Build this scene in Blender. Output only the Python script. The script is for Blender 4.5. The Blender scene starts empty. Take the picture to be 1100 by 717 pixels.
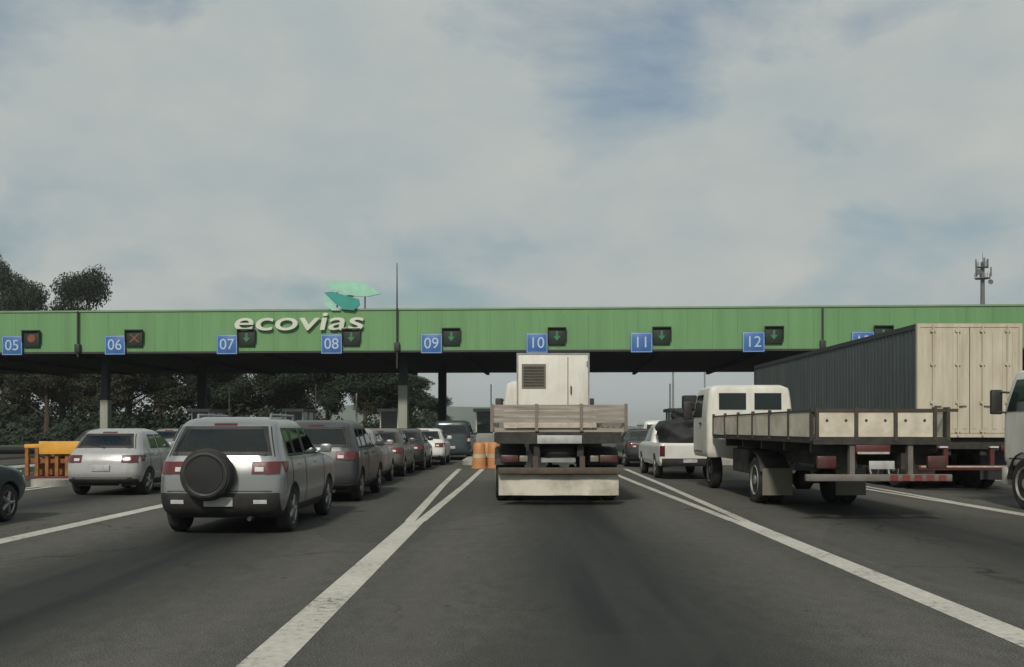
import bpy, bmesh, math, random
from mathutils import Vector, Matrix

random.seed(11)
R = math.radians
scene = bpy.context.scene
C = scene.collection
PI = math.pi

# ------------------------------------------------------------------ camera
cam_d = bpy.data.cameras.new('camera')
cam = bpy.data.objects.new('camera', cam_d)
C.objects.link(cam)
cam.location = (0, 0, 1.5)
cam.rotation_euler = (R(90), 0, 0)
cam_d.sensor_width = 36.0
cam_d.lens = 32.73
cam_d.shift_y = 0.0923
cam_d.shift_x = -0.0027
cam_d.clip_start = 0.1
cam_d.clip_end = 9000
scene.camera = cam

# ------------------------------------------------------------------ world
SUN_EL = 40.0
world = bpy.data.worlds.new('World')
scene.world = world
world.use_nodes = True
nt = world.node_tree
for n in list(nt.nodes):
    nt.nodes.remove(n)


def N(tree, t, **kw):
    n = tree.nodes.new(t)
    for k, v in kw.items():
        if k.startswith('i_'):
            n.inputs[k[2:].replace('_', ' ')].default_value = v
        else:
            setattr(n, k, v)
    return n


def L(tree, a, b):
    tree.links.new(a, b)


def math_n(tree, op, a, b=None, c=None, clamp=False):
    n = tree.nodes.new('ShaderNodeMath')
    n.operation = op
    n.use_clamp = clamp
    for i, v in enumerate((a, b, c)):
        if v is None:
            continue
        if isinstance(v, (int, float)):
            n.inputs[i].default_value = v
        else:
            tree.links.new(v, n.inputs[i])
    return n.outputs[0]


def ramp(tree, fac, stops):
    n = tree.nodes.new('ShaderNodeValToRGB')
    e = n.color_ramp.elements
    while len(e) < len(stops):
        e.new(0.5)
    for el, (p, c) in zip(e, stops):
        el.position = p
        el.color = c if len(c) == 4 else (*c, 1)
    if fac is not None:
        tree.links.new(fac, n.inputs[0])
    return n.outputs[0]


def mixc(tree, fac, a, b, mode='MIX'):
    n = tree.nodes.new('ShaderNodeMix')
    n.data_type = 'RGBA'
    n.blend_type = mode
    n.clamp_factor = True
    for s, v in ((0, fac), (6, a), (7, b)):
        if isinstance(v, (int, float)):
            n.inputs[s].default_value = v
        elif isinstance(v, (tuple, list)):
            n.inputs[s].default_value = v if len(v) == 4 else (*v, 1)
        else:
            tree.links.new(v, n.inputs[s])
    return n.outputs[2]


sky = N(nt, 'ShaderNodeTexSky')
sky.sky_type = 'NISHITA'
sky.sun_disc = False
sky.sun_elevation = R(SUN_EL)
sky.sun_rotation = R(194)
sky.air_density = 1.6
sky.dust_density = 2.0
tc = N(nt, 'ShaderNodeTexCoord')
sep = N(nt, 'ShaderNodeSeparateXYZ')
L(nt, tc.outputs['Generated'], sep.inputs[0])
zz = math_n(nt, 'MAXIMUM', sep.outputs[2], 0.0)
zz = math_n(nt, 'ADD', zz, 0.38)
comb = N(nt, 'ShaderNodeCombineXYZ')
L(nt, math_n(nt, 'DIVIDE', sep.outputs[0], zz), comb.inputs[0])
L(nt, math_n(nt, 'DIVIDE', sep.outputs[1], zz), comb.inputs[1])
mp = N(nt, 'ShaderNodeMapping')
mp.inputs['Location'].default_value = (4.77, 9.81, 0.0)
mp.inputs['Scale'].default_value = (0.95, 0.9, 1.0)
L(nt, comb.outputs[0], mp.inputs[0])
nz = N(nt, 'ShaderNodeTexNoise')
nz.inputs['Scale'].default_value = 2.3
nz.inputs['Detail'].default_value = 7
nz.inputs['Roughness'].default_value = 0.54
nz.inputs['Distortion'].default_value = 0.35
L(nt, mp.outputs[0], nz.inputs['Vector'])
nz2 = N(nt, 'ShaderNodeTexNoise')
nz2.inputs['Scale'].default_value = 3.2
nz2.inputs['Detail'].default_value = 6
nz2.inputs['Roughness'].default_value = 0.55
L(nt, mp.outputs[0], nz2.inputs['Vector'])
mask = ramp(nt, nz.outputs[0], [(0.34, (0.2, 0.2, 0.2)), (0.49, (1, 1, 1))])
ccol = ramp(nt, nz2.outputs[0], [(0.32, (3.0, 3.5, 3.6)), (0.5, (3.5, 3.85, 3.8)), (0.68, (4.0, 4.15, 3.95))])
skyc = mixc(nt, 1.0, sky.outputs[0], (0.40, 0.50, 0.60), 'MULTIPLY')
cloudy = mixc(nt, mask, skyc, ccol)
low = ramp(nt, sep.outputs[2], [(0.02, (1, 1, 1)), (0.16, (0, 0, 0))])
cloudy = mixc(nt, math_n(nt, 'MULTIPLY', low, 0.85), cloudy, (3.45, 3.8, 3.8))
bg = N(nt, 'ShaderNodeBackground')
bg.inputs['Strength'].default_value = 0.11
L(nt, cloudy, bg.inputs['Color'])
out = N(nt, 'ShaderNodeOutputWorld')
L(nt, bg.outputs[0], out.inputs[0])

# ------------------------------------------------------------------ sun (veiled by cloud, behind the viewer)
sun_d = bpy.data.lights.new('sun', 'SUN')
sun_d.energy = 2.3
sun_d.angle = R(6)
sun_d.color = (1.0, 0.93, 0.82)
sun = bpy.data.objects.new('sun', sun_d)
C.objects.link(sun)
sun.rotation_euler = (R(90 - SUN_EL), 0, R(-14))
sun.location = (0, -30, 40)

scene.view_settings.view_transform = 'Standard'
scene.view_settings.look = 'None'
scene.view_settings.gamma = 1
scene.view_settings.use_curve_mapping = False
scene.view_settings.exposure = 0.2
scene.cycles.volume_bounces = 0
scene.cycles.max_bounces = 6


# ------------------------------------------------------------------ materials
def mat(name, col, rough=0.6, metal=0.0, var=0.12, scale=3.0, coat=0.0, dirt=None, dirt_amt=0.0, dirt_scale=1.5,
        bump=0.0, bump_scale=40, stretch=(1, 1, 1), emit=None, spec=0.5):
    m = bpy.data.materials.new(name)
    m.use_nodes = True
    t = m.node_tree
    b = t.nodes['Principled BSDF']
    co = N(t, 'ShaderNodeTexCoord')
    mpn = N(t, 'ShaderNodeMapping')
    mpn.inputs['Scale'].default_value = stretch
    L(t, co.outputs['Object'], mpn.inputs[0])
    n1 = N(t, 'ShaderNodeTexNoise')
    n1.inputs['Scale'].default_value = scale
    n1.inputs['Detail'].default_value = 6
    L(t, mpn.outputs[0], n1.inputs['Vector'])
    lo = tuple(max(0, c * (1 - var)) for c in col)
    hi = tuple(min(1, c * (1 + var)) for c in col)
    c = ramp(t, n1.outputs[0], [(0.3, lo), (0.7, hi)])
    if dirt:
        n2 = N(t, 'ShaderNodeTexNoise')
        n2.inputs['Scale'].default_value = dirt_scale
        n2.inputs['Detail'].default_value = 8
        n2.inputs['Roughness'].default_value = 0.65
        L(t, mpn.outputs[0], n2.inputs['Vector'])
        f = ramp(t, n2.outputs[0], [(0.42, (0, 0, 0)), (0.72, (dirt_amt,) * 3)])
        c = mixc(t, f, c, dirt)
    L(t, c, b.inputs['Base Color'])
    r = ramp(t, n1.outputs[0], [(0.3, (max(0, rough - 0.06),) * 3), (0.7, (min(1, rough + 0.08),) * 3)])
    L(t, r, b.inputs['Roughness'])
    b.inputs['Metallic'].default_value = metal
    b.inputs['Coat Weight'].default_value = coat
    b.inputs['Coat Roughness'].default_value = 0.2
    b.inputs['Specular IOR Level'].default_value = spec
    if bump:
        n3 = N(t, 'ShaderNodeTexNoise')
        n3.inputs['Scale'].default_value = bump_scale
        L(t, mpn.outputs[0], n3.inputs['Vector'])
        bp = N(t, 'ShaderNodeBump')
        bp.inputs['Strength'].default_value = bump
        bp.inputs['Distance'].default_value = 0.02
        L(t, n3.outputs[0], bp.inputs['Height'])
        L(t, bp.outputs[0], b.inputs['Normal'])
    if emit:
        b.inputs['Emission Color'].default_value = (*emit[:3], 1)
        b.inputs['Emission Strength'].default_value = emit[3]
    return m


GRIME = (0.06, 0.055, 0.045)
M = {}
M['silver'] = mat('silver_paint', (0.29, 0.305, 0.305), 0.22, 0.5, 0.05, 2, coat=0.6, dirt=(0.22, 0.2, 0.17), dirt_amt=0.35)
M['pale_silver'] = mat('pale_silver_paint', (0.40, 0.40, 0.395), 0.28, 0.3, 0.05, 2, coat=0.5, dirt=(0.3, 0.27, 0.23), dirt_amt=0.3)
M['white_paint'] = mat('white_car_paint', (0.66, 0.66, 0.63), 0.38, 0, 0.04, 2, coat=0.4, dirt=(0.4, 0.37, 0.3), dirt_amt=0.4)
M['black_paint'] = mat('black_car_paint', (0.018, 0.02, 0.022), 0.32, 0, 0.2, 2, coat=0.5, dirt=(0.08, 0.075, 0.06), dirt_amt=0.4)
M['graphite'] = mat('graphite_paint', (0.055, 0.06, 0.064), 0.42, 0.2, 0.1, 2, coat=0.25, dirt=(0.12, 0.11, 0.09), dirt_amt=0.4)
M['brown_grey'] = mat('brown_grey_paint', (0.12, 0.105, 0.095), 0.36, 0.3, 0.1, 2, coat=0.4, dirt=(0.16, 0.14, 0.11), dirt_amt=0.3)
M['rosy_grey'] = mat('rosy_grey_paint', (0.33, 0.30, 0.30), 0.36, 0.3, 0.07, 2, coat=0.4, dirt=(0.2, 0.17, 0.14), dirt_amt=0.3)
M['navy'] = mat('navy_paint', (0.03, 0.05, 0.06), 0.34, 0.2, 0.1, 2, coat=0.5, dirt=(0.1, 0.1, 0.09), dirt_amt=0.3)
M['glass'] = mat('dark_glass', (0.012, 0.02, 0.02), 0.08, 0, 0.2, 2, spec=0.45)
M['glass_pale'] = mat('pale_glass', (0.12, 0.14, 0.14), 0.1, 0, 0.2, 2, spec=0.6)
M['plastic'] = mat('black_plastic', (0.02, 0.02, 0.02), 0.6, 0, 0.25, 6, dirt=(0.07, 0.065, 0.055), dirt_amt=0.4)
M['cover_black'] = mat('black_cover', (0.01, 0.011, 0.011), 0.55, 0, 0.2, 6)
M['tyre'] = mat('rubber', (0.016, 0.016, 0.016), 0.85, 0, 0.25, 8, dirt=(0.07, 0.065, 0.055), dirt_amt=0.5, dirt_scale=4)
M['rim'] = mat('alloy', (0.32, 0.32, 0.32), 0.4, 0.6, 0.12, 8, dirt=(0.05, 0.045, 0.04), dirt_amt=0.5, dirt_scale=6)
M['steel_rim'] = mat('steel_wheel', (0.36, 0.35, 0.32), 0.55, 0.2, 0.15, 8, dirt=GRIME, dirt_amt=0.8, dirt_scale=5)
M['red_lens'] = mat('red_lens', (0.095, 0.011, 0.012), 0.15, 0, 0.2, 12, coat=0.6)
M['clear_lens'] = mat('clear_lens', (0.55, 0.56, 0.56), 0.15, 0, 0.1, 12, coat=0.6)
M['dull_lens'] = mat('dull_lens', (0.2, 0.19, 0.17), 0.35, 0, 0.2, 12, dirt=GRIME, dirt_amt=0.6, dirt_scale=6)
M['dusty_red'] = mat('dusty_red_lens', (0.075, 0.02, 0.02), 0.4, 0, 0.2, 12, dirt=GRIME, dirt_amt=0.7, dirt_scale=6)
M['amber_lens'] = mat('amber_lens', (0.5, 0.17, 0.02), 0.2, 0, 0.2, 12, coat=0.6)
M['plate'] = mat('number_plate', (0.45, 0.46, 0.45), 0.45, 0, 0.1, 8, dirt=GRIME, dirt_amt=0.4, dirt_scale=5)
M['white_truck'] = mat('white_truck_paint', (0.68, 0.67, 0.61), 0.45, 0, 0.05, 1.5, coat=0.15, dirt=(0.32, 0.28, 0.2), dirt_amt=0.5, dirt_scale=1.4, stretch=(1.6, 1.6, 0.5))
M['chassis'] = mat('chassis_black', (0.022, 0.021, 0.02), 0.75, 0, 0.3, 5, dirt=(0.08, 0.07, 0.055), dirt_amt=0.7, dirt_scale=3)
M['chassis_brown'] = mat('rusty_chassis', (0.075, 0.058, 0.045), 0.8, 0, 0.35, 5, dirt=(0.13, 0.09, 0.06), dirt_amt=0.6, dirt_scale=3)
M['wood'] = mat('weathered_boards', (0.36, 0.325, 0.28), 0.85, 0, 0.2, 3, dirt=(0.1, 0.085, 0.065), dirt_amt=0.7, dirt_scale=2.5, stretch=(0.4, 1, 6), bump=0.4)
M['wood_dark'] = mat('dark_boards', (0.2, 0.17, 0.14), 0.85, 0, 0.25, 4, stretch=(1, 1, .3))
M['beige_strip'] = mat('beige_strip', (0.50, 0.44, 0.34), 0.6, 0, 0.15, 5, dirt=GRIME, dirt_amt=0.4, dirt_scale=4)
M['flap_white'] = mat('white_rubber_flap', (0.55, 0.52, 0.43), 0.7, 0, 0.1, 3, dirt=(0.14, 0.125, 0.1), dirt_amt=0.9, dirt_scale=1.3)
M['flap_grey'] = mat('grey_rubber_flap', (0.17, 0.16, 0.125), 0.8, 0, 0.2, 3, dirt=(0.07, 0.06, 0.05), dirt_amt=0.6, dirt_scale=3)
M['cream_board'] = mat('cream_boards', (0.62, 0.57, 0.46), 0.6, 0, 0.1, 3, dirt=(0.25, 0.2, 0.14), dirt_amt=0.55, dirt_scale=2.5)
M['dark_post'] = mat('dark_steel_post', (0.05, 0.045, 0.038), 0.6, 0.2, 0.25, 6, dirt=(0.12, 0.09, 0.06), dirt_amt=0.5, dirt_scale=4)
M['beige_door'] = mat('beige_container_steel', (0.53, 0.485, 0.385), 0.6, 0, 0.08, 2, dirt=(0.32, 0.25, 0.16), dirt_amt=0.5, dirt_scale=1.6, stretch=(2.5, 2.5, 0.4))
M['navy_steel'] = mat('dark_container_side', (0.07, 0.085, 0.088), 0.55, 0, 0.2, 1.5, dirt=(0.07, 0.065, 0.055), dirt_amt=0.5, dirt_scale=1.2, stretch=(2, 2, 0.4))
M['red_paint'] = mat('dull_red_paint', (0.10, 0.017, 0.015), 0.5, 0, 0.2, 6, dirt=GRIME, dirt_amt=0.5, dirt_scale=5)
M['red_strip'] = mat('red_reflective', (0.2, 0.04, 0.033), 0.4, 0, 0.15, 6, dirt=GRIME, dirt_amt=0.4, dirt_scale=5)
M['white_strip'] = mat('white_reflective', (0.48, 0.46, 0.41), 0.4, 0, 0.1, 6, dirt=GRIME, dirt_amt=0.5, dirt_scale=5)
M['grey_metal'] = mat('galvanised', (0.30, 0.31, 0.31), 0.5, 0.4, 0.12, 5, dirt=(0.12, 0.11, 0.1), dirt_amt=0.4, dirt_scale=3)
M['bumper_grey'] = mat('dirty_grey_paint', (0.17, 0.155, 0.14), 0.6, 0.1, 0.15, 5, dirt=GRIME, dirt_amt=0.6, dirt_scale=3)
M['dark_metal'] = mat('dark_metal', (0.035, 0.037, 0.038), 0.6, 0.1, 0.2, 4)
M['fascia'] = mat('green_fascia_paint', (0.135, 0.29, 0.12), 0.55, 0, 0.1, 0.35, dirt=(0.09, 0.17, 0.085), dirt_amt=0.3, dirt_scale=0.8, stretch=(5.0, 2.0, 0.3))
M['fascia_cap'] = mat('pale_green_capping', (0.19, 0.29, 0.17), 0.5, 0, 0.1, 1)
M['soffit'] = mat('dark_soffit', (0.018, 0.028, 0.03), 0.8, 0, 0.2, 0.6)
M['roof_metal'] = mat('roof_sheet', (0.3, 0.31, 0.3), 0.5, 0.2, 0.1, 0.5)
M['concrete'] = mat('pale_concrete', (0.36, 0.35, 0.31), 0.85, 0, 0.14, 1.5, dirt=(0.16, 0.15, 0.13), dirt_amt=0.6, dirt_scale=1.2, stretch=(2, 2, 0.5), bump=0.2)
M['col_light'] = mat('column_lit_tone', (0.30, 0.32, 0.27), 0.8, 0, 0.12, 1.5, dirt=(0.18, 0.17, 0.14), dirt_amt=0.5, stretch=(3, 3, 0.5))  # pale tone painting the lit lower part of the front columns
M['col_dark'] = mat('column_dark', (0.03, 0.042, 0.046), 0.7, 0, 0.2, 1.5)
M['sign_blue'] = mat('blue_sign', (0.04, 0.135, 0.37), 0.4, 0, 0.1, 2, dirt=(0.1, 0.16, 0.3), dirt_amt=0.3)
M['sign_white'] = mat('white_lettering', (0.72, 0.74, 0.74), 0.5, 0, 0.06, 3)
M['sign_pale'] = mat('pale_blue_lettering', (0.42, 0.52, 0.66), 0.5, 0, 0.06, 3)
M['letter_cream'] = mat('cream_letters', (0.62, 0.65, 0.56), 0.5, 0, 0.08, 3, dirt=(0.3, 0.3, 0.22), dirt_amt=0.4)
M['mint'] = mat('mint_emblem', (0.30, 0.58, 0.44), 0.45, 0, 0.1, 2)
M['teal'] = mat('teal_emblem', (0.03, 0.28, 0.235), 0.45, 0, 0.1, 2)
M['housing'] = mat('signal_housing', (0.012, 0.022, 0.015), 0.6, 0, 0.2, 4)
M['green_lamp'] = mat('green_signal', (0.04, 0.17, 0.08), 0.3, 0, 0.1, 4, emit=(0.08, 0.5, 0.2, 0.04))
M['red_lamp'] = mat('red_signal', (0.2, 0.06, 0.04), 0.3, 0, 0.1, 4, emit=(0.5, 0.12, 0.06, 0.04))
M['orange'] = mat('orange_plastic', (0.52, 0.23, 0.085), 0.55, 0, 0.12, 3, dirt=(0.25, 0.12, 0.05), dirt_amt=0.5, dirt_scale=3)
M['pale_band'] = mat('pale_band', (0.5, 0.4, 0.27), 0.5, 0, 0.1, 4, dirt=GRIME, dirt_amt=0.4)
M['yellow'] = mat('yellow_panel', (0.70, 0.35, 0.045), 0.5, 0, 0.12, 3, dirt=(0.3, 0.16, 0.03), dirt_amt=0.5, dirt_scale=2.5)
M['rust'] = mat('rusty_frame', (0.25, 0.1, 0.03), 0.8, 0, 0.35, 5)
M['booth'] = mat('booth_panel', (0.22, 0.235, 0.22), 0.6, 0, 0.1, 2, dirt=GRIME, dirt_amt=0.4)
M['booth_white'] = mat('booth_white_panel', (0.6, 0.61, 0.58), 0.55, 0, 0.06, 2, dirt=GRIME, dirt_amt=0.3)
M['tarp'] = mat('dark_tarp', (0.018, 0.02, 0.021), 0.75, 0, 0.3, 4, bump=0.6, bump_scale=5)
M['bark'] = mat('bark', (0.06, 0.048, 0.036), 0.9, 0, 0.3, 4, bump=0.5, bump_scale=8)
M['tower'] = mat('tower_steel', (0.13, 0.135, 0.135), 0.6, 0.2, 0.15, 2)


def tinted_glass():
    m = bpy.data.materials.new('tinted_glass')
    m.use_nodes = True
    t = m.node_tree
    for n in list(t.nodes):
        t.nodes.remove(n)
    tr = N(t, 'ShaderNodeBsdfTransparent')
    tr.inputs[0].default_value = (.40, .47, .44, 1)
    gl = N(t, 'ShaderNodeBsdfGlossy')
    gl.inputs['Color'].default_value = (.9, .95, .93, 1)
    gl.inputs['Roughness'].default_value = .04
    fr = N(t, 'ShaderNodeFresnel')
    fr.inputs['IOR'].default_value = 1.6
    mx = N(t, 'ShaderNodeMixShader')
    L(t, math_n(t, 'ADD', fr.outputs[0], .02), mx.inputs[0])
    L(t, tr.outputs[0], mx.inputs[1])
    L(t, gl.outputs[0], mx.inputs[2])
    om = N(t, 'ShaderNodeOutputMaterial')
    L(t, mx.outputs[0], om.inputs[0])
    return m


M['tinted'] = tinted_glass()
M['seat'] = mat('dark_upholstery', (0.03, 0.03, 0.032), 0.9, 0, 0.2, 6)


def leaf_mat(name, base):
    m = bpy.data.materials.new(name)
    m.use_nodes = True
    t = m.node_tree
    b = t.nodes['Principled BSDF']
    geo = N(t, 'ShaderNodeNewGeometry')
    oi = N(t, 'ShaderNodeObjectInfo')
    c = ramp(t, geo.outputs['Random Per Island'], [(0.0, tuple(x * 0.55 for x in base)), (0.6, base), (1.0, (base[0] * 1.7, base[1] * 1.5, base[2] * 1.3))])
    hue = N(t, 'ShaderNodeHueSaturation')
    L(t, c, hue.inputs['Color'])
    L(t, math_n(t, 'ADD', math_n(t, 'MULTIPLY', oi.outputs['Random'], 0.7), 0.65), hue.inputs['Value'])
    L(t, hue.outputs[0], b.inputs['Base Color'])
    b.inputs['Roughness'].default_value = 0.7
    b.inputs['Specular IOR Level'].default_value = 0.25
    return m


M['leaf'] = leaf_mat('leaf', (0.02, 0.032, 0.018))
M['leaf_olive'] = leaf_mat('olive_leaf', (0.034, 0.04, 0.02))


# ------------------------------------------------------------------ mesh helpers
class MB:
    def __init__(self):
        self.bm = bmesh.new()

    def box(self, x0, x1, y0, y1, z0, z1, bev=0.0):
        r = bmesh.ops.create_cube(self.bm, size=1.0)
        vs = r['verts']
        for v in vs:
            v.co = Vector(((x0 + x1) / 2 + v.co.x * (x1 - x0), (y0 + y1) / 2 + v.co.y * (y1 - y0), (z0 + z1) / 2 + v.co.z * (z1 - z0)))
        if bev:
            es = list({e for v in vs for e in v.link_edges})
            bmesh.ops.bevel(self.bm, geom=es, offset=bev, segments=2, profile=0.5, affect='EDGES')
        return self

    def tube(self, p0, p1, r0, r1=None, seg=12):
        r1 = r0 if r1 is None else r1
        p0, p1 = Vector(p0), Vector(p1)
        d = p1 - p0
        q = Vector((0, 0, 1)).rotation_difference(d.normalized()).to_matrix().to_4x4()
        mtx = Matrix.Translation((p0 + p1) / 2) @ q
        bmesh.ops.create_cone(self.bm, cap_ends=True, segments=seg, radius1=r0, radius2=r1, depth=d.length, matrix=mtx)
        return self

    def lathe(self, prof, seg=28, axis='X', origin=(0, 0, 0)):
        """prof: list of (axial, radius); closed ring surface about the axis"""
        rings = []
        o = Vector(origin)
        for a, r in prof:
            ring = []
            for i in range(seg):
                t = 2 * PI * i / seg
                if axis == 'X':
                    p = Vector((a, r * math.cos(t), r * math.sin(t)))
                elif axis == 'Y':
                    p = Vector((r * math.cos(t), a, r * math.sin(t)))
                else:
                    p = Vector((r * math.cos(t), r * math.sin(t), a))
                ring.append(self.bm.verts.new(o + p))
            rings.append(ring)
        for k in range(len(rings) - 1):
            for i in range(seg):
                j = (i + 1) % seg
                self.bm.faces.new((rings[k][i], rings[k][j], rings[k + 1][j], rings[k + 1][i]))
        for ring in (rings[0], rings[-1]):
            try:
                self.bm.faces.new(ring)
            except ValueError:
                pass
        return self

    def prism(self, pts, d0, d1, plane='XZ'):
        """polygon extruded between depths d0 and d1"""
        def P(a, b, d):
            return Vector((a, d, b)) if plane == 'XZ' else (Vector((d, a, b)) if plane == 'YZ' else Vector((a, b, d)))
        A = [self.bm.verts.new(P(a, b, d0)) for a, b in pts]
        B = [self.bm.verts.new(P(a, b, d1)) for a, b in pts]
        self.bm.faces.new(A)
        self.bm.faces.new(B[::-1])
        n = len(pts)
        for i in range(n):
            j = (i + 1) % n
            self.bm.faces.new((A[i], A[j], B[j], B[i]))
        return self

    def build(self, name, m, parent=None, smooth=35, loc=None):
        bm = self.bm
        bmesh.ops.recalc_face_normals(bm, faces=bm.faces)
        if smooth:
            lim = R(smooth)
            for f in bm.faces:
                f.smooth = True
            for e in bm.edges:
                e.smooth = len(e.link_faces) == 2 and e.calc_face_angle(0) < lim
        me = bpy.data.meshes.new(name)
        bm.to_mesh(me)
        bm.free()
        me.materials.append(m)
        o = bpy.data.objects.new(name, me)
        C.objects.link(o)
        if parent:
            o.parent = parent
        if loc:
            o.location = loc
        return o


def tag(o, label=None, cat=None, group=None, kind=None):
    if label:
        o['label'] = label
    if cat:
        o['category'] = cat
    if group:
        o['group'] = group
    if kind:
        o['kind'] = kind
    return o


def thing(name, label, cat, loc=(0, 0, 0), rz=0.0, group=None):
    o = bpy.data.objects.new(name, None)
    o.empty_display_size = 0.3
    C.objects.link(o)
    o.location = loc
    o.rotation_euler = (0, 0, rz)
    return tag(o, label, cat, group)


def copy_tree(o, parent=None):
    c = o.copy()
    C.objects.link(c)
    if parent:
        c.parent = parent
    for ch in list(o.children):
        copy_tree(ch, c)
    return c


def pchip(keys):
    xs = [k[0] for k in keys]
    ys = [k[1] for k in keys]
    n = len(xs)
    d = [(ys[i + 1] - ys[i]) / (xs[i + 1] - xs[i]) for i in range(n - 1)]
    m = [0.0] * n
    m[0], m[-1] = d[0], d[-1]
    for i in range(1, n - 1):
        m[i] = 0.0 if d[i - 1] * d[i] <= 0 else 2 * d[i - 1] * d[i] / (d[i - 1] + d[i])

    def f(x):
        if x <= xs[0]:
            return ys[0]
        if x >= xs[-1]:
            return ys[-1]
        for i in range(n - 1):
            if x <= xs[i + 1]:
                break
        h = xs[i + 1] - xs[i]
        t = (x - xs[i]) / h
        return ((1 + 2 * t) * (1 - t) ** 2 * ys[i] + t * (1 - t) ** 2 * h * m[i] + t * t * (3 - 2 * t) * ys[i + 1] + t * t * (t - 1) * h * m[i + 1])
    return f


class Shell:
    """vehicle body: plan outlines stacked in height. keys: z -> rear y, front y, half width; corner sizes cx, cy (rear), cyf (front)"""

    def __init__(self, yr, yf, w, z0, z1, cx=0.22, cyr=0.22, cyf=0.4, bulge=0.05):
        self.yr, self.yf, self.w = pchip(yr), pchip(yf), pchip(w)
        self.z0, self.z1 = z0, z1
        self.cx, self.cyr, self.cyf, self.bulge = cx, cyr, cyf, bulge

    def dims(self, z):
        yr, yf, w = self.yr(z), self.yf(z), self.w(z)
        s = min(1.0, (yf - yr) / 1.6)
        return yr, yf, w, min(self.cx, w * 0.5), self.cyr * s, self.cyf * s

    def y_end(self, x, z, rear=True):
        yr, yf, w, cx, cr, cf = self.dims(z)
        c = cr if rear else cf
        ax = min(abs(x), w * 0.9999)
        dy = self.bulge * (ax / w) ** 2
        if ax > w - cx:
            t = (ax - (w - cx)) / cx
            dy += c * (1 - math.sqrt(max(0, 1 - t * t)))
        return yr + dy if rear else yf - dy

    def x_side(self, y, z, right=True):
        yr, yf, w, cx, cr, cf = self.dims(z)
        b = self.bulge
        x = w
        if y < yr + b + cr:
            t = min(1, (yr + b + cr - y) / cr)
            x = w - cx + cx * math.sqrt(max(0, 1 - t * t))
        elif y > yf - b - cf:
            t = min(1, (y - (yf - b - cf)) / cf)
            x = w - cx + cx * math.sqrt(max(0, 1 - t * t))
        return x if right else -x

    def outline(self, z):
        yr, yf, w, cx, cr, cf = self.dims(z)
        b = self.bulge
        pts = []
        n = 26
        for i in range(n):
            x = -(w - cx) + 2 * (w - cx) * i / n
            pts.append((x, self.y_end(x, z)))
        for i in range(7):
            t = PI / 2 * i / 7
            pts.append((w - cx + cx * math.sin(t), yr + b * (1 if i > 3 else 0.8) + cr * (1 - math.cos(t))))
        ya, yb = yr + b + cr, yf - b - cf
        for i in range(46):
            pts.append((w, ya + (yb - ya) * i / 46))
        for i in range(7):
            t = PI / 2 * i / 7
            pts.append((w - cx + cx * math.cos(t), yb + cf * math.sin(t)))
        right = pts[n:]
        for i in range(n):
            x = (w - cx) - 2 * (w - cx) * i / n
            pts.append((x, self.y_end(x, z, False)))
        for x, y in reversed(right):
            pts.append((-x, y))
        # front corner runs use the mirrored right side
        return pts

    def body(self, levels=60):
        bm = bmesh.new()
        rings = []
        for k in range(levels + 1):
            z = self.z0 + (self.z1 - self.z0) * k / levels
            rings.append([bm.verts.new((x, y, z)) for x, y in self.outline(z)])
        n = len(rings[0])
        for k in range(levels):
            for i in range(n):
                j = (i + 1) % n
                bm.faces.new((rings[k][i], rings[k][j], rings[k + 1][j], rings[k + 1][i]))
        bm.faces.new(rings[0][::-1])
        bm.faces.new(rings[-1])
        return bm

    def pt(self, side, s, z):
        if side == 'rear':
            return Vector((s, self.y_end(s, z), z))
        if side == 'front':
            return Vector((s, self.y_end(s, z, False), z))
        return Vector((self.x_side(s, z, side == 'right'), s, z))

    def patch(self, mb, side, quad, off=0.008, nu=20, nv=6, thin=False):
        """quad: (s,z) bottom-left, bottom-right, top-right, top-left"""
        (a, b, c, d) = quad
        outer, inner = [], []
        for i in range(nu + 1):
            ro, ri = [], []
            for j in range(nv + 1):
                u, v = i / nu, j / nv
                s = (a[0] * (1 - u) + b[0] * u) * (1 - v) + (d[0] * (1 - u) + c[0] * u) * v
                z = (a[1] * (1 - u) + b[1] * u) * (1 - v) + (d[1] * (1 - u) + c[1] * u) * v
                p = self.pt(side, s, z)
                e = 0.02
                ds = self.pt(side, s + e, z) - self.pt(side, s - e, z)
                dz = self.pt(side, s, z + e) - self.pt(side, s, z - e)
                nrm = ds.cross(dz)
                ref = {'rear': Vector((0, -1, 0)), 'front': Vector((0, 1, 0.2)), 'right': Vector((1, 0, 0)), 'left': Vector((-1, 0, 0))}[side]
                nrm = nrm.normalized() if nrm.length > 1e-9 else ref
                if nrm.dot(ref) < 0:
                    nrm = -nrm
                ro.append(mb.bm.verts.new(p + nrm * off))
                ri.append(mb.bm.verts.new(p - nrm * 0.012))
            outer.append(ro)
            inner.append(ri)
        F = mb.bm.faces.new
        for i in range(nu):
            for j in range(nv):
                F((outer[i][j], outer[i + 1][j], outer[i + 1][j + 1], outer[i][j + 1]))
                if thin:
                    continue
                F((inner[i][j], inner[i][j + 1], inner[i + 1][j + 1], inner[i + 1][j]))
        if thin:
            for r_ in inner:
                for v_ in r_:
                    mb.bm.verts.remove(v_)
            return mb
        for i in range(nu):
            F((outer[i][0], inner[i][0], inner[i + 1][0], outer[i + 1][0]))
            F((outer[i][nv], outer[i + 1][nv], inner[i + 1][nv], inner[i][nv]))
        for j in range(nv):
            F((outer[0][j], outer[0][j + 1], inner[0][j + 1], inner[0][j]))
            F((outer[nu][j], inner[nu][j], inner[nu][j + 1], outer[nu][j + 1]))
        return mb


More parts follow.
